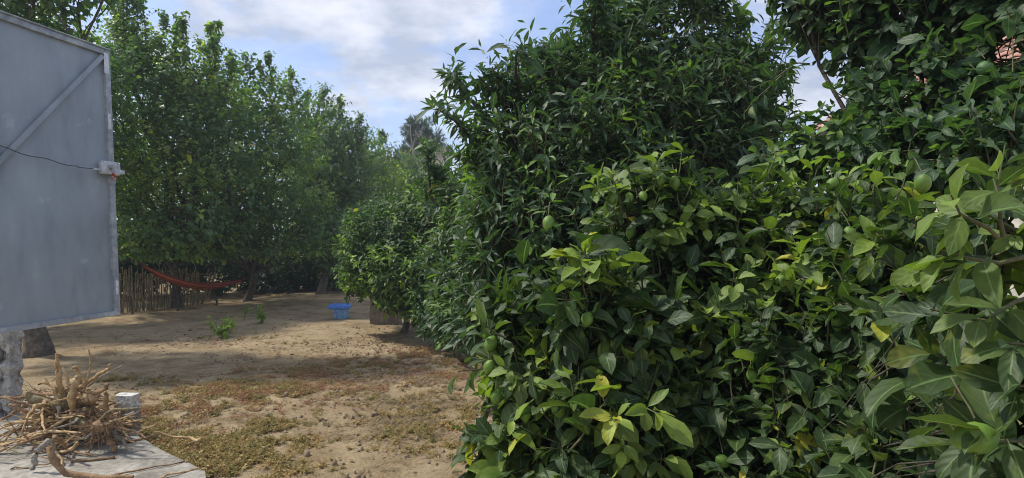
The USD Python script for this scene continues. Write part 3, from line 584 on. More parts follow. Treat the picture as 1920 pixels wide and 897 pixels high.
def hammock():
    rng = np.random.default_rng(4)
    M_HAM = [stone_mat("hammock_" + n, a, b, c, 30.0, 0.9, 0.5, 0.004) for n, a, b, c in (("rust", (0.32, 0.08, 0.038), (0.42, 0.115, 0.055), (0.48, 0.16, 0.08)), ("dark_red", (0.11, 0.02, 0.014), (0.16, 0.032, 0.02), (0.2, 0.045, 0.03)))]
    l, r, m = P(262, 492, 14.2), P(468, 519, 17.2), P(388, 540, 15.7)
    h = thing("hammock", "rust red cloth hammock sagging between two trees in front of the cane fence", "hammock", m)
    def line(t):
        c = 2 * m - 0.5 * (l + r)
        # quadratic through l, lowest near m, r
        tm_ = 0.60
        c = (m - (1 - tm_) ** 2 * l - tm_ ** 2 * r) / (2 * tm_ * (1 - tm_))
        return (1 - t)[..., None] ** 2 * l + (2 * t * (1 - t))[..., None] * c + t[..., None] ** 2 * r
    t = np.linspace(0.03, 0.94, 40)
    c = line(t); ax = unit(np.gradient(c, axis=0)); side = unit(np.cross(ax, [0, 0, 1.0])); upv = np.cross(side, ax)
    wid = 0.03 + 0.28 * np.sin(np.pi * np.clip((t - 0.03) / 0.91, 0, 1)) ** 0.8
    a = np.linspace(-1, 1, 25)
    fold = 0.012 * np.sin(a * 17)[None] + 0.008 * np.sin(a * 31 + 1)[None]
    v = c[:, None] + side[:, None] * (a[None] * wid[:, None])[..., None] * 0.8 + upv[:, None] * (0.36 * wid[:, None] * (np.abs(a[None]) ** 1.8) * 1.0 + fold * (wid[:, None] / 0.25) - 0.02)[..., None]
    i, j = np.meshgrid(np.arange(39), np.arange(24), indexing="ij"); k = np.stack([i * 25 + j, i * 25 + j + 1, (i + 1) * 25 + j + 1, (i + 1) * 25 + j], -1).reshape(-1, 4)
    vv = v.reshape(-1, 3)
    obj("cloth", (np.vstack([vv, vv + [0, 0, 0.008]]), np.vstack([k, k[:, ::-1] + len(vv)])), M_HAM[0], h, smooth=True)
    for q, col in ((0, 24), (1, 0)):
        obj("hem", tubes(v[:, col][None] + [0, 0, 0.004], np.full((1, 40), 0.013), 6), M_HAM[1], h, smooth=True)
    for s in (6, 12, 18):
        obj("stripe", tubes(v[:, s][None] - upv[None] * 0.012, np.full((1, 40), 0.008), 5), M_HAM[1], h, smooth=True)
    for e0, e1 in ((l, c[0]), (r, c[-1])):
        ln = np.stack([curve(e0, e1 + rng.normal(0, 0.015, 3), 8, rng, 0.02) for _ in range(7)])
        obj("rope", tubes(ln, np.full((7, 8), 0.007), 5), M_HAM[1], h, smooth=True)
hammock()
# ------------------------------------------------------------------ trees
PLANTS = []
def plant(name, label, cat, M, wood, v, f, uv, tint, base, parts=0, fruit=None, bark=None, extra=None, twig=None):
    PLANTS.append(dict(name=name, label=label, cat=cat, M=M, wood=wood, v=v, f=f, uv=uv, tint=tint, base=np.asarray(base, float), parts=parts, fruit=fruit, bark=bark or M_BARK, twig=twig))
def merge(sets):
    return np.concatenate([s[0] for s in sets]), sets[0][1], sets[0][2], np.concatenate([s[3] for s in sets])
def young(p, rng, share, lo=0.5, seed=0):
    """Some shoots are fresh growth: brighter, and mostly in clumps."""
    share = share * np.clip((meshkit.fbm(p * 0.9 + 40, 2, 8) - 0.42) * 12, 0.15, 2.6)
    return np.where(rng.random(len(p)) < share, rng.uniform(lo, 1, len(p)), rng.uniform(0, 0.12, len(p)))
def yellowing(t, rng, share):
    k = rng.random(len(t)) < share
    t[k] = rng.uniform(1.2, 2.0, k.sum()); return t

def off_axis(p, o, e):
    """Distance of points from the straight stretch o-e."""
    h = np.clip(((p - o) @ (e - o)) / ((e - o) @ (e - o)), 0, 1); return np.linalg.norm(p - o - h[:, None] * (e - o), axis=1)
def tree(name, label, cat, seed, rows, base, n, per, L, W, kind, M, r0=0.1, length=0.30, spikes=(), up=0.45, droop=0.35, fresh=0.12, yel=0.004, inner=0.35, noise=0.28, bark=None, wood_per=9, low=None, thr=0.33, spread=(0.55, 1.25), parts=0, fruit=None, rise=0.5, fork=0.45, thin=0.0, limb_k=1.0, spike_w=0.30, spike_n=2.0, twigs=False, gaps=(), size=None, extra=(), curl=(0.2, 0.9)):
    rng = np.random.default_rng(seed)
    c, a, q = lobes_px(rows)
    p, u, rr = crown_points(c, a, q, n, rng, inner, noise, seed, low, thr)
    d = unit(u * 0.8 + np.array([0, 0, rise]) + rng.normal(0, 0.4, p.shape))
    ln = length * rng.uniform(0.55, 1.3, len(p))
    tin = young(p, rng, fresh)
    sets = [shoots(p - d * ln[:, None] * 0.5, d, ln, per, rng, L, W, kind, droop, up, spread, curl, tint=tin, size=np.exp(rng.normal(0, 0.12, len(p))))]
    tw = [(p - d * ln[:, None] * 0.5, p + d * ln[:, None] * 0.5)]
    wood = [limbs(np.asarray(base, float), c, a, rng, r0, wood_per, fork, thin=thin, limb_k=limb_k)]
    for (px0, py0, px1, py1, dd, dens) in spikes:                      # upright leafy leaders above the crown
        s, e = P(px0, py0, dd), P(px1, py1, dd) + [0, rng.normal(0, 0.4), 0]
        line = curve(s, e, 14, rng, 0.12); H = np.linalg.norm(e - s)
        wood.append(tubes(line[None], np.linspace(0.02, 0.006, 14)[None], 5))
        m = int(dens * H / L * spike_n); t = rng.random(m) ** 0.8
        o = np.stack([np.interp(t, np.linspace(0, 1, 14), line[:, k]) for k in range(3)], 1)
        dr = unit(rng.normal(size=(m, 3)) * [1, 1, 0.3] + [0, 0, 0.8]); l2 = (spike_w * (1.15 - t) + 0.05) * np.where(rng.random(m) < 0.15, 2.2, rng.uniform(0.5, 1.3, m))
        sets.append(shoots(o, dr, l2, per, rng, L, W, kind, droop, up, spread, curl, tint=young(o, rng, fresh), size=np.ones(m)))
    for (px, py, dd, dx, dy, dz, ll, pr, tn) in extra:                  # single shoots the photograph shows
        s = P(px, py, dd)[None]; dr = unit(np.array([[dx, dy, dz]], float))
        reps = max(1, round(pr / per))
        for _ in range(reps):
            jit = rng.normal(0, 0.12, (1, 3)); sets.append(shoots(s + jit * 0.15, unit(dr + jit * 1.2), np.array([ll]), per, rng, L, W, kind, droop * 0.6, up, spread, curl, tint=np.array([tn]), size=np.ones(1)))
            tw.append((s + jit * 0.15, s + jit * 0.15 + unit(dr + jit * 1.2) * ll))
    v, f, uv, t = merge(sets)
    if gaps:                                                            # pruned openings
        ok = np.ones(len(v), bool)
        for o, e, w in gaps: ok &= off_axis(v.mean(1), o, e) > w * rng.uniform(0.75, 1.35, len(v))
        v, t = v[ok], t[ok]
    t = yellowing(t, rng, yel)
    twg = None
    if twigs:
        a0, b0 = np.concatenate([x[0] for x in tw]), np.concatenate([x[1] for x in tw]); s = np.linspace(0, 1, 4)[:, None]
        # each twig runs on back towards the limb it grows from
        if gaps:
            ok = np.ones(len(b0), bool)
            for o, e, w in gaps: ok &= off_axis(b0, o, e) > w * 1.25
            a0, b0 = a0[ok], b0[ok]
        back = a0 - unit(b0 - a0) * 0.25 * length
        lines = back[:, None] + (b0 - back)[:, None] * s[None] + rng.normal(0, 0.006, (len(a0), 4, 3))
        twg = tubes(lines, np.tile(np.array([0.0042, 0.0036, 0.0028, 0.0012]) * (1 if L > 0.085 else 0.8), (len(a0), 1)), 4, False)
    plant(name, label, cat, M, join(wood), v, f, uv, t, base, parts, fruit, bark, twig=twg)

G = lambda px, py: ground_at(px, py)
# --- left orchard trees
tree("orchard_tree", "leafy orchard tree whose thick dark trunk stands behind the metal gate", "tree", 101,
     [(40, -110, 9.2, 130), (150, -70, 9.6, 90), (-60, -40, 9.0, 120), (215, -120, 9.8, 90), (60, 60, 9.4, 90), (120, -170, 9.4, 120), (-150, -120, 9, 130), (70, 200, 9.6, 110), (-60, 200, 9.4, 120)], G(73, 668), 2300, 7, 0.10, 0.036, "heart", M_APRICOT, limb_k=0.35, r0=0.17, length=0.42, droop=0.5, low=2.9, rise=0.8, spike_w=0.22, spike_n=0.6, spikes=[(95, 30, 60, -30, 9.2, 3), (130, 60, 112, 10, 9.2, 3)], fork=0.35)
tree("orchard_tree", "tall orchard tree with many upright leafy leaders just right of the gate", "tree", 102,
     [(250, 150, 14.6, 85), (330, 140, 15.2, 85), (390, 175, 15.4, 75), (230, 270, 14.6, 90), (320, 270, 14.6, 95), (410, 270, 15.2, 85), (250, 390, 14.4, 90), (340, 390, 14.4, 90), (430, 370, 15.4, 80), (228, 95, 14.8, 55), (300, 130, 15.4, 50), (330, 220, 16.8, 110), (250, 460, 14.8, 55), (330, 450, 15.2, 60), (230, 330, 16.5, 110), (400, 440, 16.2, 60)],
     G(331, 577), 5600, 7, 0.108, 0.038, "heart", M_APRICOT, r0=0.12, length=0.5, droop=0.55, fork=0.3, low=1.32, thr=0.42, noise=0.42, rise=0.8, spike_w=0.22, spike_n=0.42,
     spikes=[(235, 80, 236, -40, 14.8, 9), (262, 140, 262, -20, 14.9, 7), (300, 150, 299, 18, 15.0, 7), (330, 150, 318, 20, 15.2, 5), (352, 170, 350, 26, 15.2, 8), (392, 180, 388, 28, 15.4, 8), (412, 190, 412, 56, 15.5, 6), (372, 160, 374, 60, 15.3, 5), (280, 130, 276, 5, 15.2, 5), (215, 100, 208, 0, 14.8, 7), (250, 130, 247, -30, 15.4, 6), (240, 130, 226, -10, 15.0, 6), (420, 200, 427, 95, 15.6, 5)], fresh=0.3, yel=0.008)
tree("orchard_tree", "broad orchard tree with a forked trunk that holds the right end of the hammock", "tree", 103,
     [(450, 200, 17.2, 80), (510, 200, 17.6, 70), (470, 290, 17.0, 90), (540, 290, 17.4, 75), (450, 390, 16.6, 90), (530, 380, 16.8, 85), (590, 420, 17.2, 65), (420, 470, 16.4, 55), (500, 465, 16.5, 60), (560, 480, 17.4, 55), (470, 330, 19.0, 130), (380, 430, 16.4, 50)],
     G(463, 564), 4700, 7, 0.108, 0.038, "heart", M_APRICOT, r0=0.115, length=0.48, droop=0.5, fork=0.28, low=1.32, thr=0.41, noise=0.42, rise=0.7, spike_w=0.24, spike_n=0.45,
     spikes=[(440, 160, 444, 112, 17.2, 9), (470, 150, 466, 108, 17.2, 8), (510, 160, 512, 112, 17.4, 9), (545, 190, 542, 128, 17.6, 8), (490, 150, 490, 118, 17.3, 6)], fresh=0.3, yel=0.006)
tree("orchard_tree", "shorter orchard tree mostly out of view behind the gate, placed to shade the left ground", "tree", 112,  # mostly out of view behind the gate; placed to cast shade on the left ground
     [(70, 120, 12.6, 120), (-40, 130, 12.4, 130), (150, 200, 13.0, 100), (40, 260, 12.4, 120), (120, 320, 12.8, 90), (-140, 200, 12, 150), (-60, 330, 12.2, 120), (160, 130, 13.2, 70)], P(60, 0, 12.4) * [1, 1, 0], 3800, 7, 0.108, 0.038, "heart", M_APRICOT, r0=0.12, length=0.5, droop=0.5, fork=0.35, low=1.5)
tree("walnut_tree", "paler tree with long drooping leaves behind the blue tub", "tree", 104,
     [(590, 230, 21.5, 55), (630, 270, 21.2, 62), (600, 310, 20.8, 75), (660, 340, 21.0, 60), (610, 400, 20.5, 75), (665, 420, 20.6, 60), (640, 340, 23.0, 100), (640, 490, 20.8, 60)],
     G(600, 552), 4200, 8, 0.15, 0.036, "oval", M_PALE, r0=0.14, length=0.6, droop=0.85, rise=0.2, up=0.3, fork=0.3, thr=0.4, noise=0.4, spike_n=0.7,
     spikes=[(575, 200, 570, 168, 21.5, 6), (605, 200, 606, 160, 21.5, 6), (640, 230, 645, 190, 21.3, 5), (665, 260, 672, 208, 21.2, 4), (672, 290, 682, 232, 21.2, 3)], fresh=0.1)
# --- behind the clearing
tree("bush", "dark evergreen bush closing the clearing behind the forked tree", "bush", 105, [(520, 520, 20.5, 45, 0.8), (560, 500, 21, 55), (470, 500, 21, 50), (610, 520, 21.5, 45, 0.8)], G(540, 552), 2200, 8, 0.11, 0.034, "oval", M_DARKLEAF, r0=0.06, length=0.4, fork=0.2)
tree("bush", "dark evergreen bush behind the cane fence", "bush", 107, [(220, 500, 18.5, 70), (300, 480, 18.5, 65), (380, 500, 19.5, 65), (150, 480, 18, 70), (80, 460, 18, 80), (240, 500, 16.9, 32), (200, 500, 16.6, 36)], G(260, 566), 4200, 8, 0.11, 0.036, "oval", M_DARKLEAF, r0=0.06, length=0.45, fork=0.2)
tree("bush", "bright yellow green bush between the pale tree and the pine", "bush", 108, [(738, 330, 24, 30), (750, 350, 23, 30), (745, 385, 23.5, 40), (715, 365, 24, 36), (700, 420, 23, 45), (770, 400, 23, 45), (680, 360, 23, 30), (755, 420, 23.5, 36), (735, 450, 24, 45)], G(740, 548), 1500, 8, 0.12, 0.024, "oval", M_YELLOWBUSH, r0=0.07, length=0.5, fork=0.5, droop=0.6)
tree("young_tree", "slender young tree with drooping leaves left of the pine", "tree", 109, [(716, 290, 26, 30, 1.3), (735, 300, 26, 26), (700, 310, 26, 26), (725, 330, 26, 40), (765, 320, 27, 36), (690, 330, 26, 34), (745, 345, 27, 36), (800, 345, 27, 34)], G(722, 545), 1100, 8, 0.15, 0.035, "oval", M_PALE, r0=0.07, length=0.5, fork=0.6, droop=0.9, spikes=[(718, 270, 716, 248, 26, 4)])
tree("pine_tree", "blue green pine with tufted branch ends rising far behind the citrus", "pine", 110, [(790, 262, 42, 22), (770, 248, 42, 15), (815, 262, 42, 16), (800, 236, 42, 12), (778, 285, 42, 26), (815, 300, 42, 28), (835, 290, 42, 16), (790, 320, 42, 36), (762, 300, 42, 20), (795, 370, 43, 50), (776, 232, 42, 11)], G(795, 526), 2600, 26, 0.26, 0.014, "oval", M_PINE, r0=0.08, length=0.35, fork=0.75, droop=0.0, spread=(0.25, 0.9), noise=0.4, curl=(0, 0.15), wood_per=3)
tree("bare_tree", "thin grey tree with few leaves and bare twigs right of the pine", "tree", 111, [(815, 300, 30, 24, 1.4), (826, 290, 30, 22), (808, 330, 30, 26)], G(835, 538), 160, 7, 0.10, 0.03, "oval", M_PALE, r0=0.07, length=0.5, fork=0.6, wood_per=26, bark=M_PALETWIG)
for k, (px, d, top, w, lab) in enumerate([(1700, 26, 330, 170, "far leafy tree seen low behind the lemon tree at right"), (1950, 22, 420, 170, "far leafy tree beyond the house wall at the right edge")]):
    tree("distant_tree", lab, "tree", 120 + k, [(px - w * 0.5, top + w * 0.7, d, w * 0.6), (px + w * 0.45, top + w * 0.6, d + 1, w * 0.6), (px, top + w * 0.5, d, w * 0.55), (px, top + w * 1.0, d, w * 0.7)], [(px - 960) / FPX * d, d, 0.3], 1500, 7, 0.16, 0.06, "heart", M_APRICOT, r0=0.18, length=0.6, fork=0.4)
def treeline():
    rng = np.random.default_rng(128)
    rows = [(px + rng.uniform(-30, 30), y + rng.uniform(-15, 25), d + rng.uniform(-2, 2), w) for px, y, d, w in [(60, 430, 32, 110), (200, 360, 32, 130), (230, 470, 30, 90), (340, 350, 32, 120), (340, 460, 30, 90), (480, 370, 33, 110), (480, 465, 31, 80), (590, 400, 35, 80), (600, 480, 34, 70), (690, 455, 36, 60), (780, 440, 34, 60), (870, 440, 34, 80), (1000, 430, 34, 100), (1150, 420, 34, 110), (1300, 410, 32, 120), (1450, 400, 30, 120), (1560, 410, 28, 110)]]
    c, a, q = lobes_px(rows)
    p, u, rr = crown_points(c, a, q, 7600, rng, 0.2, 0.4, 128)
    v, f, uv, t = shoots(p, unit(u + [0, 0, 0.5]), np.full(len(p), 0.6), 7, rng, 0.17, 0.06, "heart", 0.5, 0.45, tint=young(p, rng, 0.1))
    vv, ff = flat_mesh(v, f)
    obj("treeline", vv if False else (vv, ff), M_APRICOT, smooth=True, tint=np.repeat(t, v.shape[1]), kind="stuff", label="far line of leafy trees closing the view behind the garden", category="trees")
# --- middle citrus
tree("citrus_tree", "round citrus tree above the brown stone block, glossy small leaves", "tree", 130,
     [(700, 455, 11.6, 58), (760, 450, 11.6, 60), (810, 455, 11.4, 58), (690, 500, 11.3, 48), (750, 510, 11.0, 65), (810, 530, 10.8, 65), (840, 430, 11.8, 50), (680, 480, 12.0, 42), (850, 500, 11, 60), (760, 460, 12.6, 95), (830, 410, 11.6, 40), (860, 560, 10.6, 50), (676, 525, 11.8, 34), (685, 425, 12.6, 38), (800, 385, 11.6, 42), (832, 368, 11.2, 38), (775, 562, 10.9, 36), (815, 590, 10.2, 38), (735, 545, 11.2, 36), (850, 610, 9.6, 40)],
     G(757, 622), 5000, 9, 0.115, 0.024, "narrow", M_CITRUS, noise=0.4, r0=0.075, length=0.3, fresh=0.18, fork=0.35, twigs=False)
tree("citrus_tree", "tall narrow citrus tree with long upright shoots left of the big mandarin tree", "tree", 131,
     [(862, 385, 7.4, 42), (885, 355, 7.3, 48), (868, 455, 7.0, 55), (890, 530, 6.6, 60), (850, 545, 6.8, 45), (880, 600, 6.3, 50), (836, 600, 6.6, 28), (830, 490, 7.4, 30), (905, 430, 7.2, 70)],
     G(868, 672), 1350, 9, 0.115, 0.018, "narrow", M_MAND, r0=0.06, length=0.28, fresh=0.16, fork=0.3, spikes=[(815, 400, 800, 265, 7.5, 2.6), (830, 400, 826, 310, 7.4, 2.6), (800, 420, 782, 350, 7.6, 2.6)], droop=0.35, twigs=True, spike_w=0.14, spike_n=1.6)
# --- the big mandarin
GAPS = [(1470, 112, 17), (1508, 168, 26), (1462, 182, 15), (1548, 105, 12), (1640, 168, 10), (1728, 145, 11), (1735, 192, 9), (1890, 98, 26), (1690, 28, 10), (1610, 75, 12), (1580, 190, 14), (1415, 15, 22)]
GAPS = [(P(x, y, 1.8), P(x, y, 6.5), w * 3.4 / FPX) for x, y, w in GAPS]          # straight openings through the crowns: start, end, half width in metres
MAND = [(940, 262, 4.5, 66), (985, 225, 4.5, 72), (1040, 195, 4.6, 85), (1120, 160, 4.8, 88), (1210, 120, 4.9, 92), (1310, 110, 5.0, 95), (1395, 125, 5.0, 78), (1420, 200, 4.9, 62), (1330, 200, 4.7, 110), (1220, 230, 4.5, 115), (1110, 270, 4.3, 115), (1000, 310, 4.2, 105), (945, 345, 4.3, 76),
        (925, 430, 4.2, 70), (965, 430, 4.0, 95), (1050, 420, 4.0, 110), (1180, 370, 4.2, 115), (1310, 330, 4.4, 110), (1400, 330, 4.5, 80), (910, 530, 4.1, 66), (960, 540, 3.9, 85), (900, 610, 4.0, 50), (1060, 560, 4.0, 110), (1200, 520, 4.2, 120), (1150, 200, 5.6, 150), (1300, 250, 5.7, 150), (1000, 400, 5.3, 140), (950, 640, 3.9, 45)]
tree("mandarin_tree", "big dense mandarin tree with narrow dark leaves at the centre", "tree", 140, MAND, [P(1130, 500, 4.9)[0], 4.9, 0.0], 4500, 9, 0.108, 0.0160, "narrow", M_MAND, wood_per=5, r0=0.075, length=0.24, fresh=0.10, rise=0.65, droop=0.4, fork=0.35, twigs=True, parts=300, yel=0.001, spike_w=0.16, inner=0.25, gaps=GAPS,
     spikes=[(925, 240, 838, 138, 4.5, 1.8), (950, 210, 925, 145, 4.5, 2), (975, 200, 968, 125, 4.5, 2), (1030, 150, 1018, 100, 4.6, 2), (1070, 130, 1050, 62, 4.7, 3), (1110, 110, 1098, 20, 4.8, 3.5), (1160, 80, 1152, -8, 4.8, 3), (1190, 60, 1192, -20, 4.8, 3), (1240, 40, 1244, -30, 4.9, 3), (1300, 30, 1306, -40, 4.9, 3), (1020, 160, 985, 95, 4.6, 2.5), (1140, 90, 1128, 0, 4.8, 3), (1215, 50, 1222, -60, 4.9, 3), (1270, 30, 1285, -50, 4.9, 3), (1330, 30, 1340, -50, 5.0, 3), (960, 200, 900, 160, 4.5, 1.5), (1350, 40, 1352, -10, 5.0, 3), (1385, 60, 1392, 5, 5.0, 3), (915, 280, 838, 236, 4.5, 1.5), (920, 320, 850, 290, 4.4, 1.5)],
     fruit=("mandarin", [(1090, 208, 0.019), (1060, 262, 0.020), (1010, 300, 0.019), (1165, 262, 0.019), (1100, 420, 0.019), (1215, 250, 0.02), (975, 275, 0.018), (1290, 190, 0.019), (1385, 165, 0.019), (925, 370, 0.018)]))
# --- citrus on the upper right
UPR = [(1510, 10, 3.7, 55), (1570, 30, 3.5, 62), (1650, 60, 3.3, 80), (1740, 40, 3.1, 100), (1850, 30, 2.9, 110), (1620, 150, 3.2, 45), (1690, 200, 3.0, 70), (1790, 170, 2.8, 85), (1900, 190, 2.5, 85), (1580, 270, 3.2, 62), (1660, 290, 2.9, 80), (1760, 280, 2.6, 85), (1500, 290, 3.3, 50), (1870, 280, 2.3, 75), (1640, -70, 3.3, 120), (1800, -90, 3.0, 140), (1480, -60, 3.6, 70), (1990, 60, 2.6, 150)]
tree("orange_tree", "dark citrus tree reaching over the upper right corner before the tiled roof", "tree", 150, UPR, [P(1740, 400, 3.2)[0], 3.3, 0.0], 1750, 8, 0.088, 0.021, "broad", M_ORANGE, wood_per=4, r0=0.032, length=0.22, fresh=0.08, droop=0.45, fork=0.85, twigs=True, parts=300, noise=0.4, thr=0.38, gaps=GAPS,
     extra=[(1452, 150, 3.6, -0.7, 0, -0.5, 0.25, 12, 0), (1500, 120, 3.6, -0.8, 0, -0.1, 0.2, 10, 0), (1600, 60, 3.1, -0.05, 0, 1, 0.2, 10, 0.6), (1590, 10, 3.1, 0, 0, 1, 0.2, 10, 0.8)],
     fruit=("orange", [(1847, 128, 0.034), (1800, 138, 0.03), (1838, 152, 0.028), (1438, 56, 0.016), (1448, 62, 0.015)]))
# --- the lemon tree in front
LEM = [(985, 600, 2.45, 70), (1080, 580, 2.3, 95), (1150, 640, 2.2, 95), (1030, 700, 2.25, 95), (960, 690, 2.35, 62), (1100, 780, 2.1, 105), (980, 820, 2.2, 80), (920, 870, 2.3, 52), (1060, 890, 2.1, 110), (1210, 740, 2.15, 90), (1180, 860, 2.1, 100), (1300, 640, 2.4, 100), (1240, 540, 2.5, 85),
       (1190, 400, 2.7, 68), (1270, 400, 2.6, 80), (1350, 460, 2.6, 90), (1380, 560, 2.4, 100), (1330, 800, 2.2, 110), (1440, 430, 2.7, 85), (1500, 520, 2.5, 95), (1430, 680, 2.2, 105), (1480, 820, 2.0, 115), (1550, 420, 2.6, 90), (1580, 540, 2.2, 95), (1560, 680, 2.0, 105), (1650, 440, 2.2, 90), (1660, 560, 1.9, 85), (1640, 800, 1.9, 115), (1740, 470, 1.8, 85), (1720, 850, 1.7, 110), (1780, 700, 2.3, 90),
       (1300, 930, 2.1, 130), (1500, 950, 1.9, 140), (1700, 960, 1.6, 140), (1450, 580, 3.0, 160), (1650, 600, 2.8, 170), (1250, 650, 2.9, 140), (1820, 560, 1.35, 80), (1870, 440, 1.15, 85), (1890, 640, 1.15, 70), (1880, 870, 1.1, 70), (1900, 760, 1.2, 50)]
tree("lemon_tree", "lemon tree in the right foreground with broad glossy leaves and green lemons", "tree", 160, LEM, [P(1420, 800, 2.75)[0], 2.75, 0.0], 2900, 7, 0.090, 0.0215, "broad", M_LEMON, gaps=GAPS[:8], r0=0.05, thin=1.7, length=0.17, fresh=0.13, droop=0.42, fork=0.3, twigs=True, parts=300, yel=0.010, inner=0.4, noise=0.35, limb_k=0.7, wood_per=3, up=0.6,
     extra=[(1110, 540, 2.15, 0.0, -0.2, 1, 0.14, 21, 0.95), (1075, 530, 2.2, -0.2, -0.1, 1, 0.12, 14, 0.9), (1150, 530, 2.2, 0.4, -0.2, 1, 0.12, 14, 0.8), (1165, 780, 1.88, -0.3, -0.8, 0.2, 0.07, 8, 1.6), (1195, 775, 1.86, 0.3, -0.8, -0.1, 0.07, 8, 1.1), (1150, 385, 2.5, -0.4, -0.2, 0.6, 0.12, 14, 0.7), (1240, 350, 2.5, 0.2, -0.2, 0.8, 0.1, 7, 0.6),
            (1885, 385, 0.95, -0.1, -0.1, 0.7, 0.07, 7, 0.4), (1890, 430, 0.93, -0.5, -0.2, 0.3, 0.08, 7, 0.6), (1905, 480, 0.93, -0.9, -0.1, 0.1, 0.08, 7, 0.5), (1895, 550, 0.97, -0.9, -0.2, -0.1, 0.08, 7, 0.4), (1900, 640, 0.98, -0.9, -0.2, 0.1, 0.08, 7, 0.1), (1905, 720, 0.95, -0.8, -0.2, 0.1, 0.08, 7, 0.1), (1850, 600, 1.1, -0.9, -0.2, 0.1, 0.08, 7, 0.1), (1820, 700, 1.2, -0.6, -0.2, 0.3, 0.1, 14, 0.1), (1780, 620, 1.4, -0.6, -0.2, 0.3, 0.1, 14, 0.1), (1860, 780, 1.1, -0.6, -0.2, 0.1, 0.1, 14, 0.05), (1760, 760, 1.5, -0.4, -0.2, 0.5, 0.12, 14, 0.1), (1700, 640, 1.6, -0.2, -0.2, 0.6, 0.12, 14, 0.1), (1915, 850, 0.92, -0.5, -0.2, 0.1, 0.06, 7, 0.1), (1170, 800, 1.9, -0.3, -0.8, -0.3, 0.06, 8, 0.9), (1620, 470, 1.9, -0.3, -0.4, 0.4, 0.1, 7, 0.8), (1640, 650, 1.8, 0, -0.4, 0.6, 0.12, 14, 0.5), (940, 610, 2.2, -0.6, -0.2, 0.8, 0.1, 7, 0.6), (1420, 345, 2.5, 0, -0.2, 1, 0.1, 7, 0.7)],
     fruit=("lemon", [(1047, 768, 0.026), (1183, 435, 0.025), (1028, 418, 0.024), (1130, 680, 0.024), (1265, 343, 0.024), (1240, 336, 0.021), (1180, 370, 0.02), (1206, 368, 0.02), (1150, 372, 0.021), (920, 645, 0.026), (917, 688, 0.022), (1208, 640, 0.024), (1465, 530, 0.03), (1572, 606, 0.024), (1594, 440, 0.024), (1660, 470, 0.022), (985, 775, 0.024), (930, 745, 0.022), (1700, 500, 0.022), (1828, 822, 0.027), (1380, 640, 0.024), (1100, 600, 0.024), (1632, 668, 0.018), (1410, 705, 0.02), (1560, 345, 0.022), (1730, 345, 0.024), (1480, 640, 0.02), (1355, 865, 0.022)]))

# ------------------------------------------------------------------ plants into the stage
def fruit_mesh(kind, r):
    if kind == "lemon":
        z = np.array([-1.42, -1.38, -1.25, -1.05, -0.7, -0.2, 0.3, 0.75, 1.05, 1.2, 1.25]); x = np.array([0.0, 0.10, 0.2, 0.45, 0.78, 0.98, 1.0, 0.78, 0.45, 0.2, 0.0])
    else:
        a = np.linspace(-math.pi / 2, math.pi / 2, 11); z = np.sin(a) * 0.94; x = np.cos(a)
    m = trimesh.creation.revolve(np.stack([x * r, z * r * (1.12 if kind == "lemon" else 1.0)], 1) * 0.9, sections=16)
    return m
M_FRUIT = {k: mat(k + "_skin", {"g": ("texture_coordinate", {}), "n": ("noise_texture", {"scale": 22.0, "detail": 6.0, "roughness": 0.7}), "r": ("rgb_ramp", {"ramp": [(0.32, a), (0.66, b), (0.8, tuple(1.5 * q for q in b))]}), "n2": ("voronoi_texture", {"scale": 420.0}), "bp": ("bump", {"strength": 0.25, "distance": 0.0012}),
    "p": ("principled_bsdf", {"roughness": 0.52, "specular_ior_level": 0.35, "subsurface_weight": 0.12, "subsurface_scale": 0.01})}, [("g.object", "n.vector"), ("g.object", "n2.vector"), ("n.fac", "r.fac"), ("r.color", "p.base_color"), ("n2.distance", "bp.height"), ("bp.normal", "p.normal")], surface="p.BSDF")
    for k, a, b in (("lemon", (0.06, 0.13, 0.02), (0.12, 0.21, 0.03)), ("mandarin", (0.045, 0.11, 0.025), (0.08, 0.16, 0.035)), ("orange", (0.04, 0.10, 0.03), (0.07, 0.14, 0.04)))}
treeline()
near = [p for p in PLANTS if p["parts"]]
ZB = zbuffer([p["v"] for p in near])
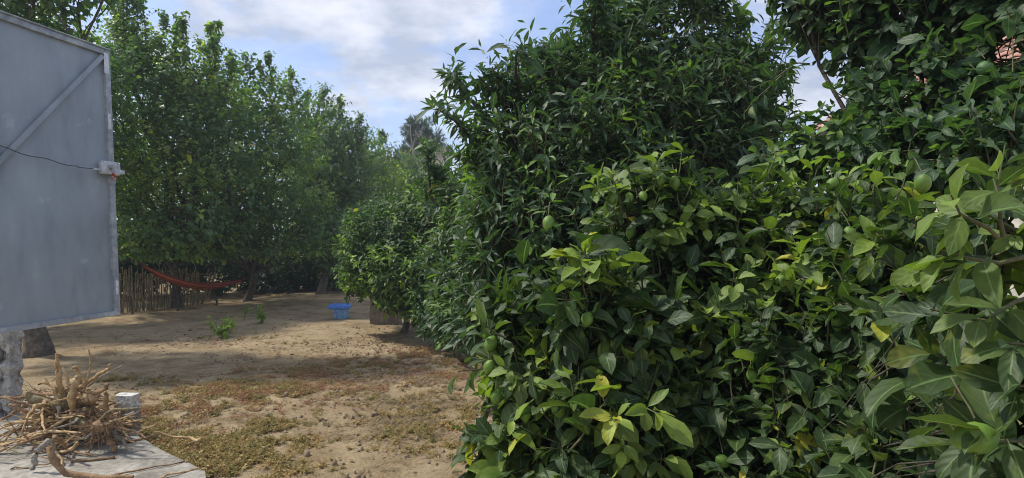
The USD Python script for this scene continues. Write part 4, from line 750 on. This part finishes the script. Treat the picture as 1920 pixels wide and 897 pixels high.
for p in PLANTS:
    th = thing(p["name"], p["label"], p["cat"], p["base"])
    obj("trunk", p["wood"], p["bark"], th, smooth=True)
    if p["twig"] is not None: obj("twigs", p["twig"], M_TWIG, th, smooth=True, kind="stuff")
    v, f, uv, t = p["v"], p["f"], p["uv"], p["tint"]
    rest = np.ones(len(v), bool)
    if p["parts"]:
        pts = dense(v); x, y, d, ok = project(pts)
        seen = (ok & (d <= ZB[y, x] + 0.02)).sum(1)
        # cells a leaf shows in, each once
        share = np.zeros(len(v)); 
        for k in np.argsort(-seen)[:2500]:
            m = ok[k] & (d[k] <= ZB[y[k], x[k]] + 0.02); share[k] = len(set(zip(x[k][m], y[k][m])))
        pick = np.argsort(-share, kind="stable")[:p["parts"]]
        rest[pick] = False
        for k in sorted(pick):
            obj("leaf", (v[k], f), p["M"], th, smooth=True, uv=uv, tint=np.full(len(v[k]), t[k]))
    vv, ff = flat_mesh(v[rest], f)
    obj("foliage", (vv, ff), p["M"], th, smooth=True, uv=np.tile(uv, (rest.sum(), 1)), tint=np.repeat(t[rest], v.shape[1]), kind="stuff")
    if p["fruit"]:
        kind, rows = p["fruit"]; rng = np.random.default_rng(77)
        own = dense(v); x, y, d, ok = project(own); dd = d[ok]; xx, yy = x[ok], y[ok]
        for px, py, r in rows:
            m = (np.abs(xx - px / 3) < 8) & (np.abs(yy - py / 3) < 8)
            dep = (np.percentile(dd[m], 8) if m.any() else 2.3) - 0.015
            if kind == "orange": dep = max(dep, 2.35 if px > 1700 else 3.2)
            c = P(px, py, 0.95 if kind == "lemon" and px == 1828 else max(dep, 1.55) if kind == "lemon" else dep)
            fm = fruit_mesh(kind, r)
            if kind == "lemon":
                T = trimesh.transformations.euler_matrix(*( rng.normal(0, 0.35, 2) if px not in (1828, 1895) else (0.2, 1.35)), 0); fm.apply_transform(T)
            fm.apply_translation(c)
            stem = c + [0, 0, r * 1.25]
            obj(kind, fm, M_FRUIT[kind], th, smooth=50)
            obj("fruit_stalk", tubes(curve(stem - [0, 0, r * 0.1], stem + [rng.normal(0, 0.01), 0.05, 0.05], 5, rng, 0.1)[None], np.full((1, 5), 0.0018), 5), M_TWIG, th, smooth=True)

# ------------------------------------------------------------------ weeds, leaf litter, grass
rng = np.random.default_rng(55)
def weed_proto(kind, rng):
    """A low spreading weed: stems with small leaves. Returns leaf and stem triangles as one mesh with a tint."""
    m = {"spurge": 9, "tuft": 16, "clover": 10}[kind]
    if kind == "tuft":
        az = rng.uniform(0, 6.28, m); d = np.stack([np.cos(az), np.sin(az), rng.uniform(0.5, 1.6, m)], 1)
        v, f, uv = leaves(rng.normal(0, 0.012, (m, 3)) * [1, 1, 0], d, np.tile([0, 0, 1.0], (m, 1)) + rng.normal(0, 0.1, (m, 3)), rng.uniform(0.05, 0.12, m), np.full(m, 0.0028), rng.uniform(0.5, 1.5, m), np.full(m, 0.2), "oval", rng)
        return flat_mesh(v, f)
    az = rng.uniform(0, 6.28, m); el = rng.uniform(0.15, 0.9, m); ln = rng.uniform(0.05, 0.12, m)
    d = np.stack([np.cos(az) * np.cos(el), np.sin(az) * np.cos(el), np.sin(el)], 1)
    v, f, uv, t = shoots(np.tile([0, 0, 0.004], (m, 1)), d, ln, 6, rng, 0.022 if kind == "spurge" else 0.028, 0.006 if kind == "spurge" else 0.009, "oval", 0.1, 0.8, (0.6, 1.2), (0.1, 0.4), (0.0, 0.3))
    a = flat_mesh(v, f)
    s = np.linspace(0, 1, 3)[:, None]
    b = tubes(d[:, None] * (ln[:, None, None] * s[None]), np.full((m, 3), 0.0013), 3, False)
    return join([a, b])
def weed_mat(name, stops):
    return mat(name, {"o": ("object_info", {}), "g": ("geometry", {}), "ad": ("math", {"math_type": "multiply_add", "value2": 0.45}), "oo": ("math", {"math_type": "multiply", "value2": 0.6}), "r": ("rgb_ramp", {"ramp": stops}), "p": ("principled_bsdf", {"roughness": 0.6, "specular_ior_level": 0.3}), "t": ("translucent_bsdf", {}), "mc": ("mix_closure", {"fac": 0.25})},
        [("g.random_per_island", "ad.value1"), ("o.random", "oo.value1"), ("oo.value", "ad.value3"), ("ad.value", "r.fac"), ("r.color", "p.base_color"), ("r.color", "t.color"), ("p.BSDF", "mc.closure1"), ("t.BSDF", "mc.closure2")], surface="mc.closure")
W_RED = weed_mat("red_weed", [(0, (0.26, 0.12, 0.065)), (0.35, (0.36, 0.20, 0.10)), (0.6, (0.32, 0.25, 0.09)), (1, (0.20, 0.20, 0.06))])
W_GREEN = weed_mat("olive_weed", [(0, (0.18, 0.165, 0.05)), (0.35, (0.32, 0.24, 0.08)), (0.7, (0.44, 0.29, 0.12)), (1, (0.44, 0.22, 0.10))])
W_DRY = weed_mat("dry_weed", [(0, (0.20, 0.15, 0.08)), (0.5, (0.32, 0.25, 0.14)), (1, (0.42, 0.34, 0.2))])
def scatter(name, label, cat, kinds, M, pts, rng, smin, smax, seed):
    inst = UsdGeom.PointInstancer.Define(stage, numbered("/World", name)); path = str(inst.GetPath())
    rel = inst.CreatePrototypesRel()
    for k, kind in enumerate(kinds):
        pr = usdkit.mesh(stage, f"{path}/{kind}_plant_{k + 1:03d}", weed_proto(kind, rng), M, True); rel.AddTarget(pr.GetPath())
    n = len(pts); z = gz(pts[:, 0], pts[:, 1])
    inst.CreatePositionsAttr(Vt.Vec3fArray.FromNumpy(np.column_stack([pts, z]).astype(np.float32)))
    s = rng.uniform(smin, smax, n); inst.CreateScalesAttr(Vt.Vec3fArray.FromNumpy(np.stack([s, s, s * rng.uniform(0.6, 1.1, n)], 1).astype(np.float32)))
    a = rng.uniform(0, 6.28, n); inst.CreateOrientationsAttr(Vt.QuathArray([Gf.Quath(float(math.cos(x / 2)), 0, 0, float(math.sin(x / 2))) for x in a]))
    inst.CreateProtoIndicesAttr(Vt.IntArray.FromNumpy(rng.integers(0, len(kinds), n).astype(np.int32)))
    tag(inst.GetPrim(), label, cat, None, "stuff")
def patch(centres, n, rng, seed, thr=0.48, scale=2.2):
    """Points on the ground gathered round pixels of the photograph, thinned to ragged patches."""
    out = []
    for px, py, sx, sy, w in centres:
        c = ground_at(px, py)[:2]
        q = c + rng.normal(size=(int(n * w), 2)) * [sx, sy]
        out.append(q)
    q = np.concatenate(out)
    k = meshkit.fbm(np.column_stack([q * scale, 0 * q[:, 0]]), 3, seed)
    return q[k > thr + rng.normal(0, 0.04, len(q))]
red = patch([(330, 770, 0.30, 0.40, 3.2), (420, 745, 0.35, 0.35, 1.0), (560, 705, 0.5, 0.25, 0.9), (700, 680, 0.6, 0.35, 0.8), (620, 730, 0.45, 0.3, 0.5), (800, 665, 0.5, 0.4, 0.7), (310, 840, 0.2, 0.25, 0.6), (860, 705, 0.35, 0.3, 0.9)], 520, rng, 61, 0.52, 4.2)
scatter("red_ground_weeds", "low reddish spurge creeping over the bare soil in patches", "weeds", ["spurge"] * 4, W_RED, red, rng, 0.4, 0.95, 1)
grn = patch([(420, 830, 0.35, 0.35, 4.4), (350, 870, 0.2, 0.25, 2.4), (470, 870, 0.3, 0.25, 1.0), (450, 735, 0.45, 0.30, 2.0), (290, 790, 0.14, 0.25, 0.7), (760, 690, 0.6, 0.5, 0.6), (820, 800, 0.3, 0.5, 1.0), (740, 760, 0.5, 0.4, 0.4), (640, 690, 0.7, 0.3, 0.4), (250, 715, 0.3, 0.15, 0.3), (520, 640, 0.8, 0.25, 0.25), (880, 660, 0.4, 0.4, 0.6)], 520, rng, 62, 0.50, 4.6)
scatter("green_ground_weeds", "low olive green weeds matted over the sandy soil", "weeds", ["spurge", "clover", "tuft", "spurge"], W_GREEN, grn, rng, 0.4, 1.0, 2)
dry = patch([(600, 760, 1.2, 1.0, 1.5), (800, 780, 0.4, 0.6, 1.5), (450, 700, 1.2, 0.6, 0.7), (860, 720, 0.4, 0.6, 1.0)], 900, rng, 63, 0.5)
scatter("dry_grass", "thin dry grass tufts on the soil along the lemon tree", "grass", ["tuft"] * 3, W_DRY, dry, rng, 0.35, 0.9, 3)
q = rng.uniform([3.2, 5.5], [9, 16], (9000, 2)); scatter("lawn", "short green grass in the sun seen through the gaps of the lemon tree", "grass", ["tuft", "clover", "tuft"], weed_mat("lawn_green", [(0, (0.10, 0.22, 0.03)), (1, (0.2, 0.34, 0.06))]), q, rng, 0.8, 1.6, 4)
# litter: fallen leaves and bits of twig
def litter():
    m = 2600
    q = np.concatenate([patch([(870, 690, 0.5, 0.5, 1.0), (800, 700, 0.5, 0.6, 0.6), (720, 650, 0.6, 0.5, 0.5), (500, 650, 1.6, 0.9, 0.6), (300, 640, 1.2, 0.8, 0.5), (640, 760, 1.0, 0.8, 0.4)], 900, rng, 64, 0.45)])
    n = len(q); z = gz(q[:, 0], q[:, 1]) + 0.012
    az = rng.uniform(0, 6.28, n); D = np.stack([np.cos(az), np.sin(az), rng.normal(0, 0.2, n)], 1)
    v, f, uv = leaves(np.column_stack([q, z]), D, np.tile([0, 0, 1.0], (n, 1)) + rng.normal(0, 0.25, (n, 3)), rng.uniform(0.03, 0.075, n), rng.uniform(0.008, 0.018, n), rng.uniform(-0.8, 1.2, n), rng.uniform(0, 0.5, n), "oval", rng)
    M = mat("fallen_leaf", {"g": ("geometry", {}), "r": ("rgb_ramp", {"ramp": [(0, (0.12, 0.055, 0.03)), (0.4, (0.24, 0.12, 0.06)), (0.75, (0.32, 0.2, 0.1)), (0.92, (0.38, 0.3, 0.16)), (1, (0.42, 0.34, 0.05))]}), "p": ("principled_bsdf", {"roughness": 0.7})}, [("g.random_per_island", "r.fac"), ("r.color", "p.base_color")], surface="p.BSDF")
    obj("fallen_leaves", flat_mesh(v, f), M, smooth=True, kind="stuff", label="dry brown fallen leaves scattered over the bare soil", category="leaves")
    n = 1500; q = rng.uniform([-5, 4.2], [0.8, 14], (n, 2)); k = meshkit.fbm(np.column_stack([q * 1.3, 0 * q[:, 0]]), 3, 71); q = q[k > 0.5]; n = len(q)
    s = trimesh.creation.icosphere(1, 1.0); V = s.vertices[None] * rng.uniform(0.006, 0.028, (n, 1, 1)) * rng.uniform(0.6, 1.3, (n, 1, 3)) * (1 + 0.25 * rng.normal(size=(n, len(s.vertices), 1))) + np.column_stack([q, gz(q[:, 0], q[:, 1]) + 0.004])[:, None]
    obj("soil_clods", flat_mesh(V, s.faces), stone_mat("soil_clod", (0.12, 0.085, 0.055), (0.22, 0.165, 0.11), (0.36, 0.28, 0.19), 6.0, 0.95), smooth=True, kind="stuff", label="small clods and pebbles strewn over the sandy ground", category="clods")
litter()
def sapling(px, py, top, dx, n, label, seed, per=9):
    rng = np.random.default_rng(seed); b = ground_at(px, py); s = b[1] / FPX
    H = (py - top) * s
    th = thing("weed_plant", label, "plant", b)
    V, T, wood = [], [], []
    for k in range(n):
        e = b + [rng.uniform(-dx, dx) * s, rng.normal(0, 0.12), H * rng.uniform(0.55, 1.0)]; ln = curve(b + rng.normal(0, 0.02, 3) * [1, 1, 0], e, 7, rng, 0.12); wood.append(tubes(ln[None], np.linspace(0.006, 0.002, 7)[None], 5))
        m = 6; tt = rng.uniform(0.25, 1, m); o = np.stack([np.interp(tt, np.linspace(0, 1, 7), ln[:, q]) for q in range(3)], 1)
        v, f, uv, t = shoots(o, unit(rng.normal(size=(m, 3)) + [0, 0, 0.5]), np.full(m, 0.09), per, rng, 0.06, 0.017, "oval", 0.3, 0.6, tint=rng.uniform(0.0, 0.5, m)); V.append(v); T.append(t)
    obj("stems", join(wood), M_TWIG, th, smooth=True)
    v = np.concatenate(V); vv, ff = flat_mesh(v, f); obj("foliage", (vv, ff), M_WEED, th, smooth=True, tint=np.repeat(np.concatenate(T), v.shape[1]), kind="stuff")
sapling(415, 634, 595, 24, 9, "bushy bright green weed growing on the bare soil below the hammock tree", 201)
sapling(491, 607, 571, 8, 4, "slim upright green weed between the bushy weed and the blue tub", 202)
sapling(455, 600, 572, 16, 2, "sparse spindly weed just behind the bushy bright green one", 203, 4)
# ------------------------------------------------------------------ the air
hz = trimesh.creation.box((640, 640, 40)); hz.apply_translation([0, 0, 18.2])
obj("haze", hz, mat("haze_air", {"v": ("principled_volume", {"color": (0.86, 0.92, 1.0), "density": 0.0013, "anisotropy": 0.3})}, [], volume="v.volume"), kind="stuff", label="thin bright haze in the air over the whole garden", category="haze")
